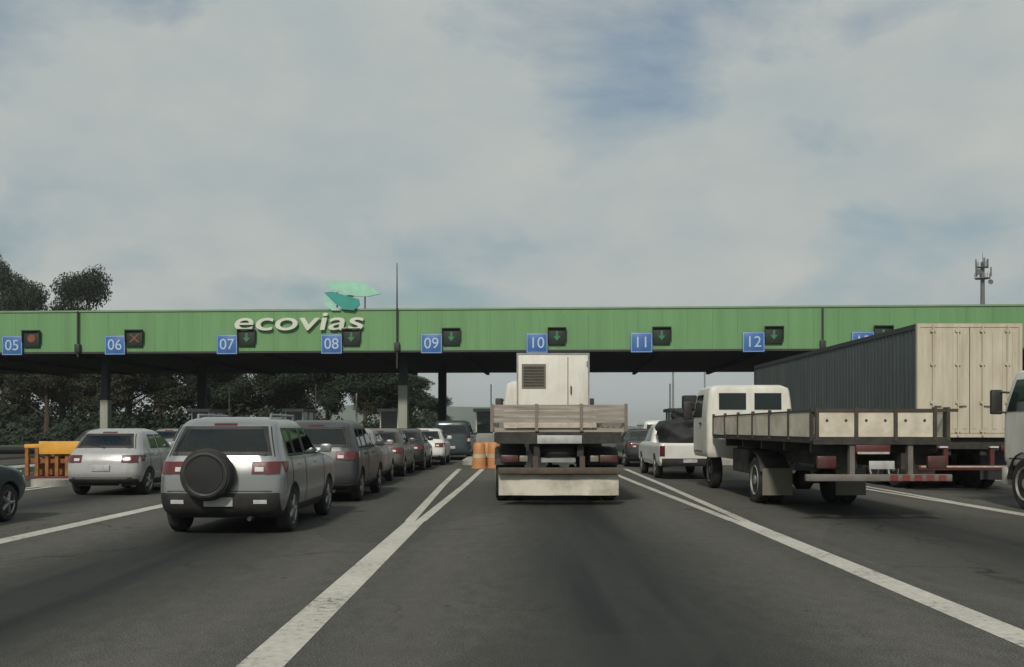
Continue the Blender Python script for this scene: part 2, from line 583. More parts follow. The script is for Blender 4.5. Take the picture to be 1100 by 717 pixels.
def cut_arches(bm, wheels, rad, w):
    """cut wheel wells into a body bmesh, returns a new bmesh"""
    me = bpy.data.meshes.new('tmp_body')
    bmesh.ops.recalc_face_normals(bm, faces=bm.faces)
    bm.to_mesh(me)
    bm.free()
    o = bpy.data.objects.new('tmp_body', me)
    C.objects.link(o)
    cb = bmesh.new()
    for (y, z) in wheels:
        for s in (-1, 1):
            bmesh.ops.create_cone(cb, cap_ends=True, segments=32, radius1=rad, radius2=rad, depth=0.6,
                                  matrix=Matrix.Translation((s * (w + 0.04), y, z)) @ Matrix.Rotation(PI / 2, 4, 'Y'))
    cm = bpy.data.meshes.new('tmp_cut')
    cb.to_mesh(cm)
    cb.free()
    co = bpy.data.objects.new('tmp_cut', cm)
    C.objects.link(co)
    md = o.modifiers.new('b', 'BOOLEAN')
    md.operation = 'DIFFERENCE'
    md.solver = 'EXACT'
    md.object = co
    dg = bpy.context.evaluated_depsgraph_get()
    res = bpy.data.meshes.new_from_object(o.evaluated_get(dg))
    out_bm = bmesh.new()
    out_bm.from_mesh(res)
    for ob in (o, co):
        bpy.data.objects.remove(ob)
    for m_ in (me, cm, res):
        bpy.data.meshes.remove(m_)
    return out_bm


def wheel(parent, x, y, r, wdt, rim='alloy', name='wheel'):
    """a wheel with tyre and rim; x is the outer face, sign gives the side"""
    s = 1 if x > 0 else -1
    wh = MB()
    a = -wdt * s
    # tyre profile in axial coordinate, outer face at 0
    prof = [(-s * wdt, r * 0.62), (-s * wdt, r * 0.9), (-s * wdt * 0.85, r * 0.985), (-s * wdt * 0.6, r), (-s * wdt * 0.3, r), (-s * wdt * 0.12, r * 0.985), (0, r * 0.9), (0, r * 0.68), (-s * 0.02, r * 0.64)]
    wh.lathe(prof, 32, 'X')
    tyre = wh.build(name, M['tyre'], parent, loc=(x, y, r))
    rm = MB()
    if rim == 'alloy':
        rm.lathe([(-s * 0.05, r * 0.1), (-s * 0.05, r * 0.56), (-s * 0.004, r * 0.65), (-s * 0.012, r * 0.68), (-s * 0.06, r * 0.66)], 28, 'X')
        for k in range(5):
            t = 2 * PI * k / 5
            rm.tube((-s * 0.02, 0, 0), (-s * 0.02, r * 0.6 * math.cos(t), r * 0.6 * math.sin(t)), 0.035, 0.026, 8)
        rm.tube((-s * 0.045, 0, 0), (-s * 0.002, 0, 0), 0.06, 0.05, 14)
    else:
        rm.lathe([(-s * 0.14, r * 0.2), (-s * 0.13, r * 0.46), (-s * 0.02, r * 0.58), (s * 0.008, r * 0.64), (-s * 0.03, r * 0.67)], 28, 'X')
        rm.tube((-s * 0.14, 0, 0), (-s * 0.0, 0, 0), r * 0.24, r * 0.2, 16)
        for k in range(8):
            t = 2 * PI * k / 8
            rm.tube((-s * 0.14, r * 0.34 * math.cos(t), r * 0.34 * math.sin(t)), (-s * 0.09, r * 0.34 * math.cos(t), r * 0.34 * math.sin(t)), 0.025, 0.025, 8)
    rm.build('rim', M['rim'] if rim == 'alloy' else M['steel_rim'], tyre)
    return tyre


def quad(s0, s1, z0, z1, in0=0.0, in1=0.0):
    return ((s0, z0), (s1, z0), (s1 - in1, z1), (s0 + in0, z1))


# ------------------------------------------------------------------ cars
def make_car(label, kind, paint, loc, rz=0.0, name='parked_car', cat='car', group='vehicles queuing in the lane on the left', spare=False, lower=None, rails=False):
    P = dict(
        suv=dict(L=4.1, H=1.66, W=0.885,
                 yr=[(.24, .22), (.36, .05), (.55, 0), (.8, 0.01), (1.02, .06), (1.1, .09), (1.52, .32), (1.61, .42), (1.66, .62)],
                 yf=[(.24, 3.9), (.4, 4.06), (.65, 4.1), (.85, 4.05), (.98, 3.9), (1.06, 3.35), (1.11, 3.05), (1.52, 2.3), (1.61, 2.1), (1.66, 1.8)],
                 w=[(.24, .76), (.36, .84), (.6, .885), (.85, .88), (1.03, .855), (1.1, .83), (1.5, .70), (1.6, .645), (1.66, .50)],
                 wb=(.72, 3.24), r=.335, belt=1.08, top=1.52),
        hatch=dict(L=3.9, H=1.49, W=0.83,
                   yr=[(.22, .2), (.34, .05), (.5, 0), (.75, .03), (.92, .1), (1.0, .16), (1.36, .45), (1.44, .6), (1.49, .85)],
                   yf=[(.22, 3.7), (.36, 3.86), (.55, 3.9), (.72, 3.84), (.84, 3.6), (.94, 3.0), (.99, 2.75), (1.36, 2.0), (1.44, 1.8), (1.49, 1.5)],
                   w=[(.22, .71), (.34, .79), (.55, .83), (.78, .825), (.93, .80), (.99, .775), (1.34, .645), (1.43, .59), (1.49, .44)],
                   wb=(.66, 3.12), r=.3, belt=1.02, top=1.37),
        sedan=dict(L=4.4, H=1.47, W=0.86,
                   yr=[(.22, .2), (.34, .05), (.5, 0), (.75, .02), (.94, .06), (1.0, .18), (1.03, .62), (1.34, 1.2), (1.42, 1.4), (1.47, 1.7)],
                   yf=[(.22, 4.2), (.36, 4.36), (.55, 4.4), (.72, 4.34), (.84, 4.1), (.94, 3.45), (.99, 3.2), (1.34, 2.5), (1.42, 2.3), (1.47, 2.05)],
                   w=[(.22, .74), (.34, .82), (.55, .86), (.78, .855), (.93, .83), (1.0, .80), (1.32, .66), (1.41, .60), (1.47, .45)],
                   wb=(.9, 3.5), r=.31, belt=.99, top=1.36),
        van=dict(L=4.6, H=1.85, W=0.9,
                 yr=[(.24, .12), (.36, .02), (.55, 0), (1.1, .02), (1.6, .1), (1.76, .16), (1.85, .34)],
                 yf=[(.24, 4.4), (.4, 4.55), (.65, 4.6), (.85, 4.5), (1.0, 4.2), (1.12, 3.9), (1.6, 3.2), (1.76, 2.95), (1.85, 2.6)],
                 w=[(.24, .78), (.36, .85), (.6, .9), (1.1, .89), (1.6, .8), (1.77, .75), (1.85, .6)],
                 wb=(.85, 3.65), r=.33, belt=1.16, top=1.66),
    )[kind]
    t = thing(name, label, cat, loc, rz, group)
    sh = Shell(P['yr'], P['yf'], P['w'], P['yr'][0][0], P['H'])
    bm = cut_arches(sh.body(), [(P['wb'][0], P['r']), (P['wb'][1], P['r'])], P['r'] * 1.17, P['W'])
    b0, b1 = P['belt'], P['top']
    wt = sh.w(b1)
    wb_ = sh.w(b0)
    yrb, yrt = sh.yr(b0), sh.yr(b1)
    yfb, yft = sh.yf(b0), sh.yf(b1)
    mid = (yrt + yft) / 2 + .1
    wins = [('rear_window', 'rear', ((-wb_ + .14, b0 + .04), (wb_ - .14, b0 + .04), (wt - .11, b1), (-wt + .11, b1))),
            ('windscreen', 'front', ((-wb_ + .14, b0 + .06), (wb_ - .14, b0 + .06), (wt - .11, b1), (-wt + .11, b1)))]
    for side in ('left', 'right'):
        ya, yb = yrt + .42, yft - .22
        segs = [(ya, mid - .04, 0.05, 0), (mid + .04, yb + .12, 0, .34)]
        if kind in ('suv', 'van'):
            q = yrt + .62 if kind == 'suv' else yrt + 1.1
            segs = [(yrt + .22, q - .03, .04, 0), (q + .03, mid - .04 + .15, 0, 0), (mid + .19, yb + .12, 0, .34)]
        for (a, b, i0, i1) in segs:
            bb = b + (.22 if i1 else 0)
            wins.append(('side_window', side, ((a, b0 + .02), (bb, b0 + .02), (bb - i1, b1 - .02), (a + i0, b1 - .02))))

    def inside(p, q):
        for i in range(4):
            (x1, y1), (x2, y2) = q[i], q[(i + 1) % 4]
            if (x2 - x1) * (p[1] - y1) - (y2 - y1) * (p[0] - x1) < 0:
                return False
        return True
    kill = []
    bm.normal_update()
    for f in bm.faces:
        c = f.calc_center_median()
        if not b0 < c.z < b1 + .02:
            continue
        for nm, side, q in wins:
            if side == 'rear' and c.y < (yrt + yft) / 2 and abs(f.normal.x) < .75:
                ok = inside((c.x, c.z), q)
            elif side == 'front' and c.y > (yrt + yft) / 2 and abs(f.normal.x) < .75:
                ok = inside((c.x, c.z), q)
            elif side in ('left', 'right') and c.x * (1 if side == 'right' else -1) > .3 and abs(f.normal.x) > .5:
                ok = inside((c.y, c.z), q)
            else:
                ok = False
            if ok:
                kill.append(f)
                break
    bmesh.ops.delete(bm, geom=kill, context='FACES')
    mb = MB()
    mb.bm.free()
    mb.bm = bm
    mb.build('body', M[paint], t, smooth=32)
    for nm, side, q in wins:
        m = MB()
        sh.patch(m, side, q, off=.006, thin=True)
        w_ = m.build(nm, M['tinted'], t)
        e = .045 if side in ('rear', 'front') else .03
        (A, B, D, E) = q
        inn = ((A[0] + e, A[1] + e), (B[0] - e, B[1] + e), (D[0] - e, D[1] - e), (E[0] + e, E[1] - e))
        m = MB()
        for i in range(4):
            j = (i + 1) % 4
            sh.patch(m, side, (q[i], q[j], inn[j], inn[i]), off=.009, nu=14, nv=2)
        m.build('window_seal', M['plastic'], w_)
    # cabin: tub, dashboard, seats with head restraints
    m = MB()
    m.box(-wb_ + .09, wb_ - .09, yrb + .25, yfb - .15, .35, b0 - .12)
    m.box(-wb_ + .12, wb_ - .12, yfb - .75, yfb - .2, b0 - .125, b0 + .0, .04)
    m.build('cabin_floor', M['seat'], t)
    for (ys_, xs_) in ((mid + .35, (-.36, .36)), (mid - .62, (-.42, 0, .42))):
        for xs in xs_:
            m = MB()
            wd = .22 if len(xs_) == 2 else .2
            m.box(xs - wd, xs + wd, ys_ - .08, ys_ + .06, b0 - .3, b0 + .14, .05)
            m.box(xs - .13, xs + .13, ys_ - .1, ys_ - .01, b0 + .17, b0 + .33, .04)
            m.tube((xs - .05, ys_ - .05, b0 + .1), (xs - .05, ys_ - .05, b0 + .2), .01)
            m.tube((xs + .05, ys_ - .05, b0 + .1), (xs + .05, ys_ - .05, b0 + .2), .01)
            m.build('seat', M['seat'], t)
    m = MB()
    m.box(-.11, .11, yft - .12, yft - .08, b1 - .16, b1 - .09, .01)
    m.build('inner_mirror', M['plastic'], t)
    # lower bumper and sill trim
    m = MB()
    zt = .60 if lower else .38
    z0 = sh.z0
    sh.patch(m, 'rear', quad(-P['W'] + .075, P['W'] - .075, z0 + .03, zt), off=.02, nu=40)
    m.build('rear_bumper', M['plastic'], t)
    for s in (-1, 1):
        m = MB()
        x1 = P['W'] - .07
        if kind == 'suv':
            a, b, z_a, z_b = .45, x1, .86, 1.03
        elif kind == 'van':
            a, b, z_a, z_b = .72, x1, .8, 1.2
        else:
            a, b, z_a, z_b = .44, x1, .74, .9
        sh.patch(m, 'rear', quad(min(s * a, s * b), max(s * a, s * b), z_a, z_b), off=.014)
        hh = z_b - z_a
        yq = sh.yr((z_a + z_b) / 2) + .06
        sh.patch(m, 'right' if s > 0 else 'left', ((yq + .12, z_a + .02), (yq + .26, z_a + .05), (yq + .34, z_b), (yq + .12, z_b)), off=.014)
        m.build('tail_light', M['red_lens'], t)
        m = MB()
        a2, b2 = sorted((s * (a + .04), s * (a + .16)))
        sh.patch(m, 'rear', quad(a2, b2, z_a + hh * .2, z_a + hh * .55), off=.018)
        m.build('reverse_light', M['clear_lens'], t)
        m = MB()
        sh.patch(m, 'front', quad(min(s * .45, s * x1), max(s * .45, s * x1), sh.z0 + .42, sh.z0 + .56), off=.014)
        m.build('headlight', M['clear_lens'], t)
        # mirror
        m = MB()
        ym = yfb - .62
        xm = sh.x_side(ym, b0)
        m.box(s * (xm + .03) - .0, s * (xm + .21), ym - .05, ym + .05, b0 + .02, b0 + .16, .03)
        m.tube((s * (xm - .03), ym + .03, b0 + .03), (s * (xm + .06), ym + .02, b0 + .06), .02)
        m.build('wing_mirror', M[paint], t)
        for y in P['wb']:
            wheel(t, s * (P['W'] - .015), y, P['r'], .2)
        m = MB()
        ya2, yb2 = P['wb'][0] + P['r'] * 1.25, P['wb'][1] - P['r'] * 1.25
        sh.patch(m, 'right' if s > 0 else 'left', quad(ya2, yb2, z0 + .02, z0 + .14), off=.012)
        m.build('sill_trim', M['plastic'], t)
        for (a, b) in ((mid - .28, mid - .12), (mid + .78, mid + .94)):
            m = MB()
            sh.patch(m, 'right' if s > 0 else 'left', quad(a, b, b0 - .13, b0 - .1), off=.03, nu=3, nv=2)
            m.build('door_handle', M[paint] if paint != 'graphite' else M['plastic'], t)
        if lower:
            m = MB()
            sh.patch(m, 'rear', quad(min(s * .48, s * .66), max(s * .48, s * .66), .46, .51), off=.03)
            m.build('rear_reflector', M['clear_lens'], t)
        if rails:
            m = MB()
            zr = P['H']
            xr = .53
            m.tube((s * xr, .75, zr + .03), (s * xr, 2.1, zr + .03), .018)
            for y in (.75, 1.4, 2.1):
                m.tube((s * xr, y, zr - .06), (s * xr, y, zr + .035), .02)
            m.build('roof_rail', M['grey_metal'], t)
    # shut lines, wiper and high brake light
    zq = zt + .02
    wq = P['W'] - .16

    def line(side, q, nu, nv):
        mm = MB()
        sh.patch(mm, side, q, off=.004, nu=nu, nv=nv)
        mm.build('shut_line', M['plastic'], t)
    line('rear', quad(-wq, wq, zq, zq + .012), 24, 1)
    for s in (-1, 1):
        a0, a1 = s * (wb_ - .1), s * (wt - .07)
        line('rear', ((a0 - .006, b0 + .02), (a0 + .006, b0 + .02), (a1 + .006, b1), (a1 - .006, b1)), 1, 10)
        sd = 'right' if s > 0 else 'left'
        for yq in (mid - .5 - (.25 if kind in ('suv', 'van') else .1), mid + (.1 if kind in ('suv', 'van') else 0), yfb - .38):
            line(sd, quad(yq - .005, yq + .005, z0 + .16, b0), 1, 12)
    m = MB()
    yw = b0 + .05
    pa = sh.pt('rear', .0, yw) + Vector((0, -.03, 0))
    pb = sh.pt('rear', -.34, yw + .07) + Vector((0, -.025, 0))
    m.tube(pa, pb, .009, .007, 6)
    m.tube(pa + Vector((0, .04, -.01)), pa, .02, .015, 8)
    m.build('rear_wiper', M['plastic'], t)
    m = MB()
    sh.patch(m, 'rear', quad(-.16, .16, b1 + .015, b1 + .04), off=.012)
    m.build('brake_light', M['red_lens'], t)
    m = MB()
    zp = .48 if lower else (.62 if kind != 'van' else .6)
    yp = sh.y_end(0, zp)
    m.box(-.2, .2, yp - .03, yp + .02, zp - .065, zp + .065, .006)
    m.build('number_plate', M['plate'], t)
    m = MB()
    m.tube((.42, .02, .24), (.42, .4, .26), .03)
    m.build('exhaust', M['dark_metal'], t)
    if spare:
        sp = MB()
        xc, zc, rr = -.12, .86, .36
        sp.lathe([(.02, rr * .7), (.01, rr * .95), (-.05, rr), (-.15, rr), (-.2, rr * .93), (-.215, rr * .8), (-.2, rr * .5)], 36, 'Y', (xc, 0, zc))
        tyre = sp.build('spare_wheel', M['tyre'], t)
        sp = MB()
        sp.lathe([(-.2, rr * .9), (-.226, rr * .86), (-.232, rr * .78), (-.215, rr * .7)], 36, 'Y', (xc, 0, zc))
        sp.build('cover_ring', M['plastic'], tyre)
        sp = MB()
        sp.lathe([(-.20, rr * .74), (-.225, rr * .69), (-.23, rr * .3), (-.232, .01)], 36, 'Y', (xc, 0, zc))
        sp.build('cover_centre', M['cover_black'], tyre)
        m = MB()
        m.box(-.05 + xc, .05 + xc, -.02, .08, .55, 1.05, .02)
        m.build('spare_carrier', M['plastic'], t)
    return t


# ================================================================== SETTING
def asphalt():
    m = bpy.data.materials.new('asphalt')
    m.use_nodes = True
    t = m.node_tree
    b = t.nodes['Principled BSDF']
    geo = N(t, 'ShaderNodeNewGeometry')
    sp = N(t, 'ShaderNodeSeparateXYZ')
    L(t, geo.outputs['Position'], sp.inputs[0])

    def noise(scale, detail=6, rough=.6, stretch=(1, 1, 1)):
        mpn = N(t, 'ShaderNodeMapping')
        mpn.inputs['Scale'].default_value = stretch
        L(t, geo.outputs['Position'], mpn.inputs[0])
        n = N(t, 'ShaderNodeTexNoise')
        n.inputs['Scale'].default_value = scale
        n.inputs['Detail'].default_value = detail
        n.inputs['Roughness'].default_value = rough
        L(t, mpn.outputs[0], n.inputs['Vector'])
        return n.outputs[0]
    big = noise(.35, 5, .55, (1, .35, 1))
    fine = noise(55, 3, .7)
    med = noise(6, 5, .65, (1, .6, 1))
    streak = noise(1.6, 6, .6, (1, .06, 1))
    c = ramp(t, big, [(.3, (.086, .087, .077)), (.7, (.132, .133, .117))])
    c = mixc(t, ramp(t, med, [(.35, (.0, .0, .0)), (.7, (.6, .6, .6))]), c, (.05, .047, .04))
    c = mixc(t, ramp(t, fine, [(.40, (.75, .75, .75)), (.56, (0, 0, 0))]), c, (.035, .034, .03))
    c = mixc(t, ramp(t, noise(90, 2, .5), [(.55, (0, 0, 0)), (.66, (.6, .6, .6))]), c, (.25, .245, .215))
    # oil stain band along the middle of each lane
    wob = math_n(t, 'MULTIPLY', math_n(t, 'SUBTRACT', noise(.5, 3, .5, (1, .3, 1)), .5), .12)
    fx = math_n(t, 'FRACT', math_n(t, 'ADD', math_n(t, 'DIVIDE', math_n(t, 'ADD', sp.outputs[0], 1.6 + 52), 5.2), wob))
    d = math_n(t, 'ABSOLUTE', math_n(t, 'SUBTRACT', fx, .5))
    band = ramp(t, d, [(.07, (1, 1, 1)), (.27, (0, 0, 0))])
    band = math_n(t, 'MULTIPLY', band, ramp(t, streak, [(.3, (.65, .65, .65)), (.6, (1, 1, 1))]))
    c = mixc(t, math_n(t, 'MULTIPLY', band, .95), c, (.02, .023, .023))
    # paler polished wheel paths
    path = ramp(t, math_n(t, 'ABSOLUTE', math_n(t, 'SUBTRACT', d, .36)), [(.0, (.4, .4, .4)), (.09, (0, 0, 0))])
    c = mixc(t, math_n(t, 'MULTIPLY', path, streak), c, (.15, .146, .125))
    # oil drips
    vd = N(t, 'ShaderNodeTexVoronoi')
    vd.inputs['Scale'].default_value = 2.2
    L(t, geo.outputs['Position'], vd.inputs['Vector'])
    drip = ramp(t, math_n(t, 'ADD', vd.outputs['Distance'], math_n(t, 'MULTIPLY', med, .12)), [(.10, (.8, .8, .8)), (.16, (0, 0, 0))])
    drip = math_n(t, 'MULTIPLY', drip, ramp(t, noise(.6, 3), [(.48, (0, 0, 0)), (.6, (1, 1, 1))]))
    c = mixc(t, drip, c, (.02, .021, .021))
    # repaired patches
    vp = N(t, 'ShaderNodeTexVoronoi')
    vp.distance = 'CHEBYCHEV'
    vp.inputs['Scale'].default_value = .22
    mpp = N(t, 'ShaderNodeMapping')
    mpp.inputs['Scale'].default_value = (1.3, .5, 1)
    L(t, geo.outputs['Position'], mpp.inputs[0])
    L(t, mpp.outputs[0], vp.inputs['Vector'])
    sepc = N(t, 'ShaderNodeSeparateColor')
    L(t, vp.outputs['Color'], sepc.inputs[0])
    c = mixc(t, math_n(t, 'MULTIPLY', math_n(t, 'GREATER_THAN', sepc.outputs[0], .72), .3), c, (.05, .051, .047))
    # cracks
    vor = N(t, 'ShaderNodeTexVoronoi')
    vor.feature = 'DISTANCE_TO_EDGE'
    vor.inputs['Scale'].default_value = .33
    wn = N(t, 'ShaderNodeTexNoise')
    wn.inputs['Scale'].default_value = 1.2
    wn.inputs['Detail'].default_value = 5
    L(t, geo.outputs['Position'], wn.inputs['Vector'])
    va = N(t, 'ShaderNodeVectorMath')
    va.operation = 'MULTIPLY_ADD'
    va.inputs[1].default_value = (1.6, 1.6, 0)
    L(t, wn.outputs['Color'], va.inputs[0])
    L(t, geo.outputs['Position'], va.inputs[2])
    L(t, va.outputs[0], vor.inputs['Vector'])
    crack = ramp(t, vor.outputs['Distance'], [(.0, (.9, .9, .9)), (.012, (0, 0, 0))])
    crack = math_n(t, 'MULTIPLY', crack, ramp(t, noise(.25, 3), [(.5, (0, 0, 0)), (.62, (1, 1, 1))]))
    c = mixc(t, crack, c, (.018, .018, .018))
    L(t, c, b.inputs['Base Color'])
    L(t, math_n(t, 'SUBTRACT', ramp(t, fine, [(.3, (.82,) * 3), (.7, (.96,) * 3)]), math_n(t, 'MULTIPLY', band, .16)), b.inputs['Roughness'])
    b.inputs['Specular IOR Level'].default_value = .12
    bp = N(t, 'ShaderNodeBump')
    bp.inputs['Strength'].default_value = .7
    bp.inputs['Distance'].default_value = .01
    L(t, fine, bp.inputs['Height'])
    L(t, bp.outputs[0], b.inputs['Normal'])
    return m


def paint_mat():
    m = bpy.data.materials.new('road_paint')
    m.use_nodes = True
    t = m.node_tree
    b = t.nodes['Principled BSDF']
    geo = N(t, 'ShaderNodeNewGeometry')
    n = N(t, 'ShaderNodeTexNoise')
    n.inputs['Scale'].default_value = 14
    n.inputs['Detail'].default_value = 8
    n.inputs['Roughness'].default_value = .7
    L(t, geo.outputs['Position'], n.inputs['Vector'])
    n2 = N(t, 'ShaderNodeTexNoise')
    n2.inputs['Scale'].default_value = .9
    n2.inputs['Detail'].default_value = 4
    L(t, geo.outputs['Position'], n2.inputs['Vector'])
    f = math_n(t, 'ADD', n.outputs[0], math_n(t, 'MULTIPLY', math_n(t, 'SUBTRACT', n2.outputs[0], .5), .5))
    c = ramp(t, f, [(.30, (.11, .1, .085)), (.42, (.40, .385, .335)), (.7, (.56, .54, .48))])
    L(t, c, b.inputs['Base Color'])
    b.inputs['Roughness'].default_value = .75
    return m


M['asphalt'] = asphalt()
M['paint'] = paint_mat()
M['grass'] = mat('grass_ground', (0.05, 0.065, 0.028), 0.95, 0, 0.4, 0.15, dirt=(0.09, 0.075, 0.045), dirt_amt=0.5, dirt_scale=.05)
M['hill'] = mat('wooded_hill', (0.045, 0.07, 0.035), 0.95, 0, 0.4, 0.02, dirt=(0.08, 0.1, 0.05), dirt_amt=0.6, dirt_scale=.01)


def sheet(name, x0, x1, y0, y1, z, m, nx=1, ny=1):
    bm = bmesh.new()
    g = [[bm.verts.new((x0 + (x1 - x0) * i / nx, y0 + (y1 - y0) * j / ny, z)) for j in range(ny + 1)] for i in range(nx + 1)]
    for i in range(nx):
        for j in range(ny):
            bm.faces.new((g[i][j], g[i + 1][j], g[i + 1][j + 1], g[i][j + 1]))
    mb = MB()
    mb.bm.free()
    mb.bm = bm
    return tag(mb.build(name, m, None, smooth=0), kind='structure')


sheet('ground', -4000, 4000, -400, 5000, -0.06, M['grass'])
sheet('road', -34, 40, -40, 900, 0.0, M['asphalt'])


def strip(mb, pts, wd, z=0.004):
    """ribbon along a polyline of (x,y)"""
    vs = []
    n = len(pts)
    for i, (x, y) in enumerate(pts):
        a = Vector(pts[max(0, i - 1)])
        b = Vector(pts[min(n - 1, i + 1)])
        d = (b - a).normalized()
        p = Vector((d.y, -d.x)) * wd / 2
        vs.append((mb.bm.verts.new((x + p.x, y + p.y, z)), mb.bm.verts.new((x - p.x, y - p.y, z))))
    for i in range(n - 1):
        mb.bm.faces.new((vs[i][0], vs[i + 1][0], vs[i + 1][1], vs[i][1]))
    return mb


for xl in (-12.0, -6.8, -1.6, 3.62, 8.8, 14.0):
    m = MB()
    ys = 15.0 if -6 < xl < 8 else 19.0
    strip(m, [(xl, -10), (xl, 4), (xl, ys)], .3)
    strip(m, [(xl - .088, ys), (xl - .10 - .02 * (24.5 - ys), 24.5), (xl - .42, 34)], .165)
    strip(m, [(xl + .088, ys), (xl + .10 + .02 * (24.5 - ys), 24.5), (xl + .42, 34)], .165)
    tag(m.build('lane_line', M['paint'], None, smooth=0), kind='structure')
# far hills
bm = bmesh.new()
rows = []
for i in range(81):
    x = -2600 + 5200 * i / 80
    hgt = 26 + 14 * math.sin(i * .37) + 9 * math.sin(i * .91 + 1) + (18 if -900 < x < 50 else 0) + random.uniform(-2, 2)
    if x > 60:
        hgt *= .45
    rows.append([bm.verts.new((x, 1800 + 220 * (j - 1) + 40 * math.sin(i + j), -3 + max(2, hgt) * (0, .8, 1, .7, 0)[j])) for j in range(5)])
for i in range(80):
    for j in range(4):
        bm.faces.new((rows[i][j], rows[i + 1][j], rows[i + 1][j + 1], rows[i][j + 1]))
mb = MB()
mb.bm.free()
mb.bm = bm
tag(mb.build('hills', M['hill'], None, smooth=60), kind='structure')

# grassy bank below the trees
bm = bmesh.new()
rows = []
for i in range(41):
    x = -150 + 147 * i / 40
    e = min(1, max(0, (-8 - x) / 40))
    rows.append([bm.verts.new((x, 82 + 14 * j, -.3 + (0, 1.0, 2.2, 3.0, 3.2, -1)[j] * e + random.uniform(-.15, .15) * e)) for j in range(6)])
for i in range(40):
    for j in range(5):
        bm.faces.new((rows[i][j], rows[i + 1][j], rows[i + 1][j + 1], rows[i][j + 1]))
mb = MB()
mb.bm.free()
mb.bm = bm
tag(mb.build('terrain', M['grass'], None, smooth=60), kind='structure')

# ------------------------------------------------------------------ toll canopy
SL = math.tan(R(3.0))
CR = R(-3.0)
Y0 = 46.0


def at(px, py=None):
    """a photo pixel on the canopy's front face -> canopy local x, z"""
    k = (px - 553) / 1000
    X = k * Y0 / (1 + SL * k)
    Y = Y0 - SL * X
    z = None if py is None else 1.5 - (py - 460) * Y / 1000
    return X / math.cos(R(3.0)), z


can = thing('toll_canopy', 'long green toll plaza canopy spanning every lane', 'canopy', (0, Y0, 0), CR)
ZB, ZT = 5.36, 7.36
HALF = 46
m = MB()
npan = 76
for k in range(npan):
    x0 = -HALF + 2 * HALF * k / npan
    x1 = -HALF + 2 * HALF * (k + 1) / npan
    m.box(x0 + .003, x1 - .003, 0, .06, ZB, ZT)
m.build('fascia', M['fascia'], can, smooth=0)
m = MB()
m.box(-HALF, HALF, -.05, .35, ZT + .003, ZT + .09)
m.build('capping', M['fascia_cap'], can, smooth=0)
m = MB()
m.box(-HALF, HALF, -.03, .1, ZB - .1, ZB - .004)
m.build('bottom_trim', M['dark_metal'], can, smooth=0)
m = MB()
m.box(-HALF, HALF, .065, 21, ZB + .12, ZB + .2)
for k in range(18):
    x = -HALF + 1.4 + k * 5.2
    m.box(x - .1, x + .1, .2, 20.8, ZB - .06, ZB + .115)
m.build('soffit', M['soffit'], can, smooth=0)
m = MB()
m.box(-HALF, HALF, .065, 21, ZT - .35, ZT - .25)
m.box(-HALF, HALF, 20.9, 21.0, ZB + .205, ZT - .355)
m.build('roof', M['roof_metal'], can, smooth=0)
# mast and drop pipes on the front
for px, y_top, y_bot, r in ((427, 283, 396, .05), (85, 335, 384, .05), (883, 331, 384, .05)):
    x, z1 = at(px, y_top)
    z0 = at(px, y_bot)[1]
    m = MB()
    m.tube((x, -.12, z0), (x, -.12, min(z1, ZT + .05)), r)
    if z1 > ZT + .2:
        m.tube((x, -.12, ZT + .04), (x, -.12, z1), r * .8, .02)
    m.box(x - .13, x + .13, -.24, -.02, ZB - .05, ZB + .38, .02)
    m.build('mast' if y_top < 300 else 'drop_pipe', M['dark_metal'], can)
# columns
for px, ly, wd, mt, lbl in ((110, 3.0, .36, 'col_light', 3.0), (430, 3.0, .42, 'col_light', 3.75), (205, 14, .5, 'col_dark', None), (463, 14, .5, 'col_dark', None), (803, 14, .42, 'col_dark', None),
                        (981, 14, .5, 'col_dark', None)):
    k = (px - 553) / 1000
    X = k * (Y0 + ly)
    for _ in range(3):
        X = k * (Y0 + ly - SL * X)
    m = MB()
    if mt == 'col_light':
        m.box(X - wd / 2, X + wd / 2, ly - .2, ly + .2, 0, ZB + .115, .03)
        o = m.build('column', M['col_dark'], can)  # dark colour stands for the shade on the upper column
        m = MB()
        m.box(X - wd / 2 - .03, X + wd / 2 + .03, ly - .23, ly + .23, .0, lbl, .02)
        m.build('lit_lower_part', M['col_light'], o)  # added pale casing, paints the light on the column's lower part
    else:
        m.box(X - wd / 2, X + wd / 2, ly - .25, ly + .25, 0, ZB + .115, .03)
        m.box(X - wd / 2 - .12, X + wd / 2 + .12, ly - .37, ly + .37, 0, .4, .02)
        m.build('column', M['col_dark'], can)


def text_mesh(body, size, ext, name, m, parent, loc, rot=(PI / 2, 0, 0), width=None, shear=0.0, bold=0.0, align='CENTER'):
    cu = bpy.data.curves.new('tmp_text', 'FONT')
    cu.body = body
    cu.size = size
    cu.extrude = ext
    cu.align_x = align
    cu.align_y = 'CENTER'
    cu.shear = shear
    cu.offset = bold
    o = bpy.data.objects.new('tmp_text', cu)
    C.objects.link(o)
    dg = bpy.context.evaluated_depsgraph_get()
    me = bpy.data.meshes.new_from_object(o.evaluated_get(dg))
    bpy.data.objects.remove(o)
    if width:
        xs = [v.co.x for v in me.vertices]
        s = width / (max(xs) - min(xs))
        for v in me.vertices:
            v.co.x *= s
    me.name = name
    me.materials.clear()
    me.materials.append(m)
    t = bpy.data.objects.new(name, me)
    C.objects.link(t)
    t.parent = parent
    t.location = loc
    t.rotation_euler = rot
    return t


def on_canopy(lx, ly, z):
    p = Matrix.Rotation(CR, 3, 'Z') @ Vector((lx, ly, z))
    return (p.x, p.y + Y0, p.z)


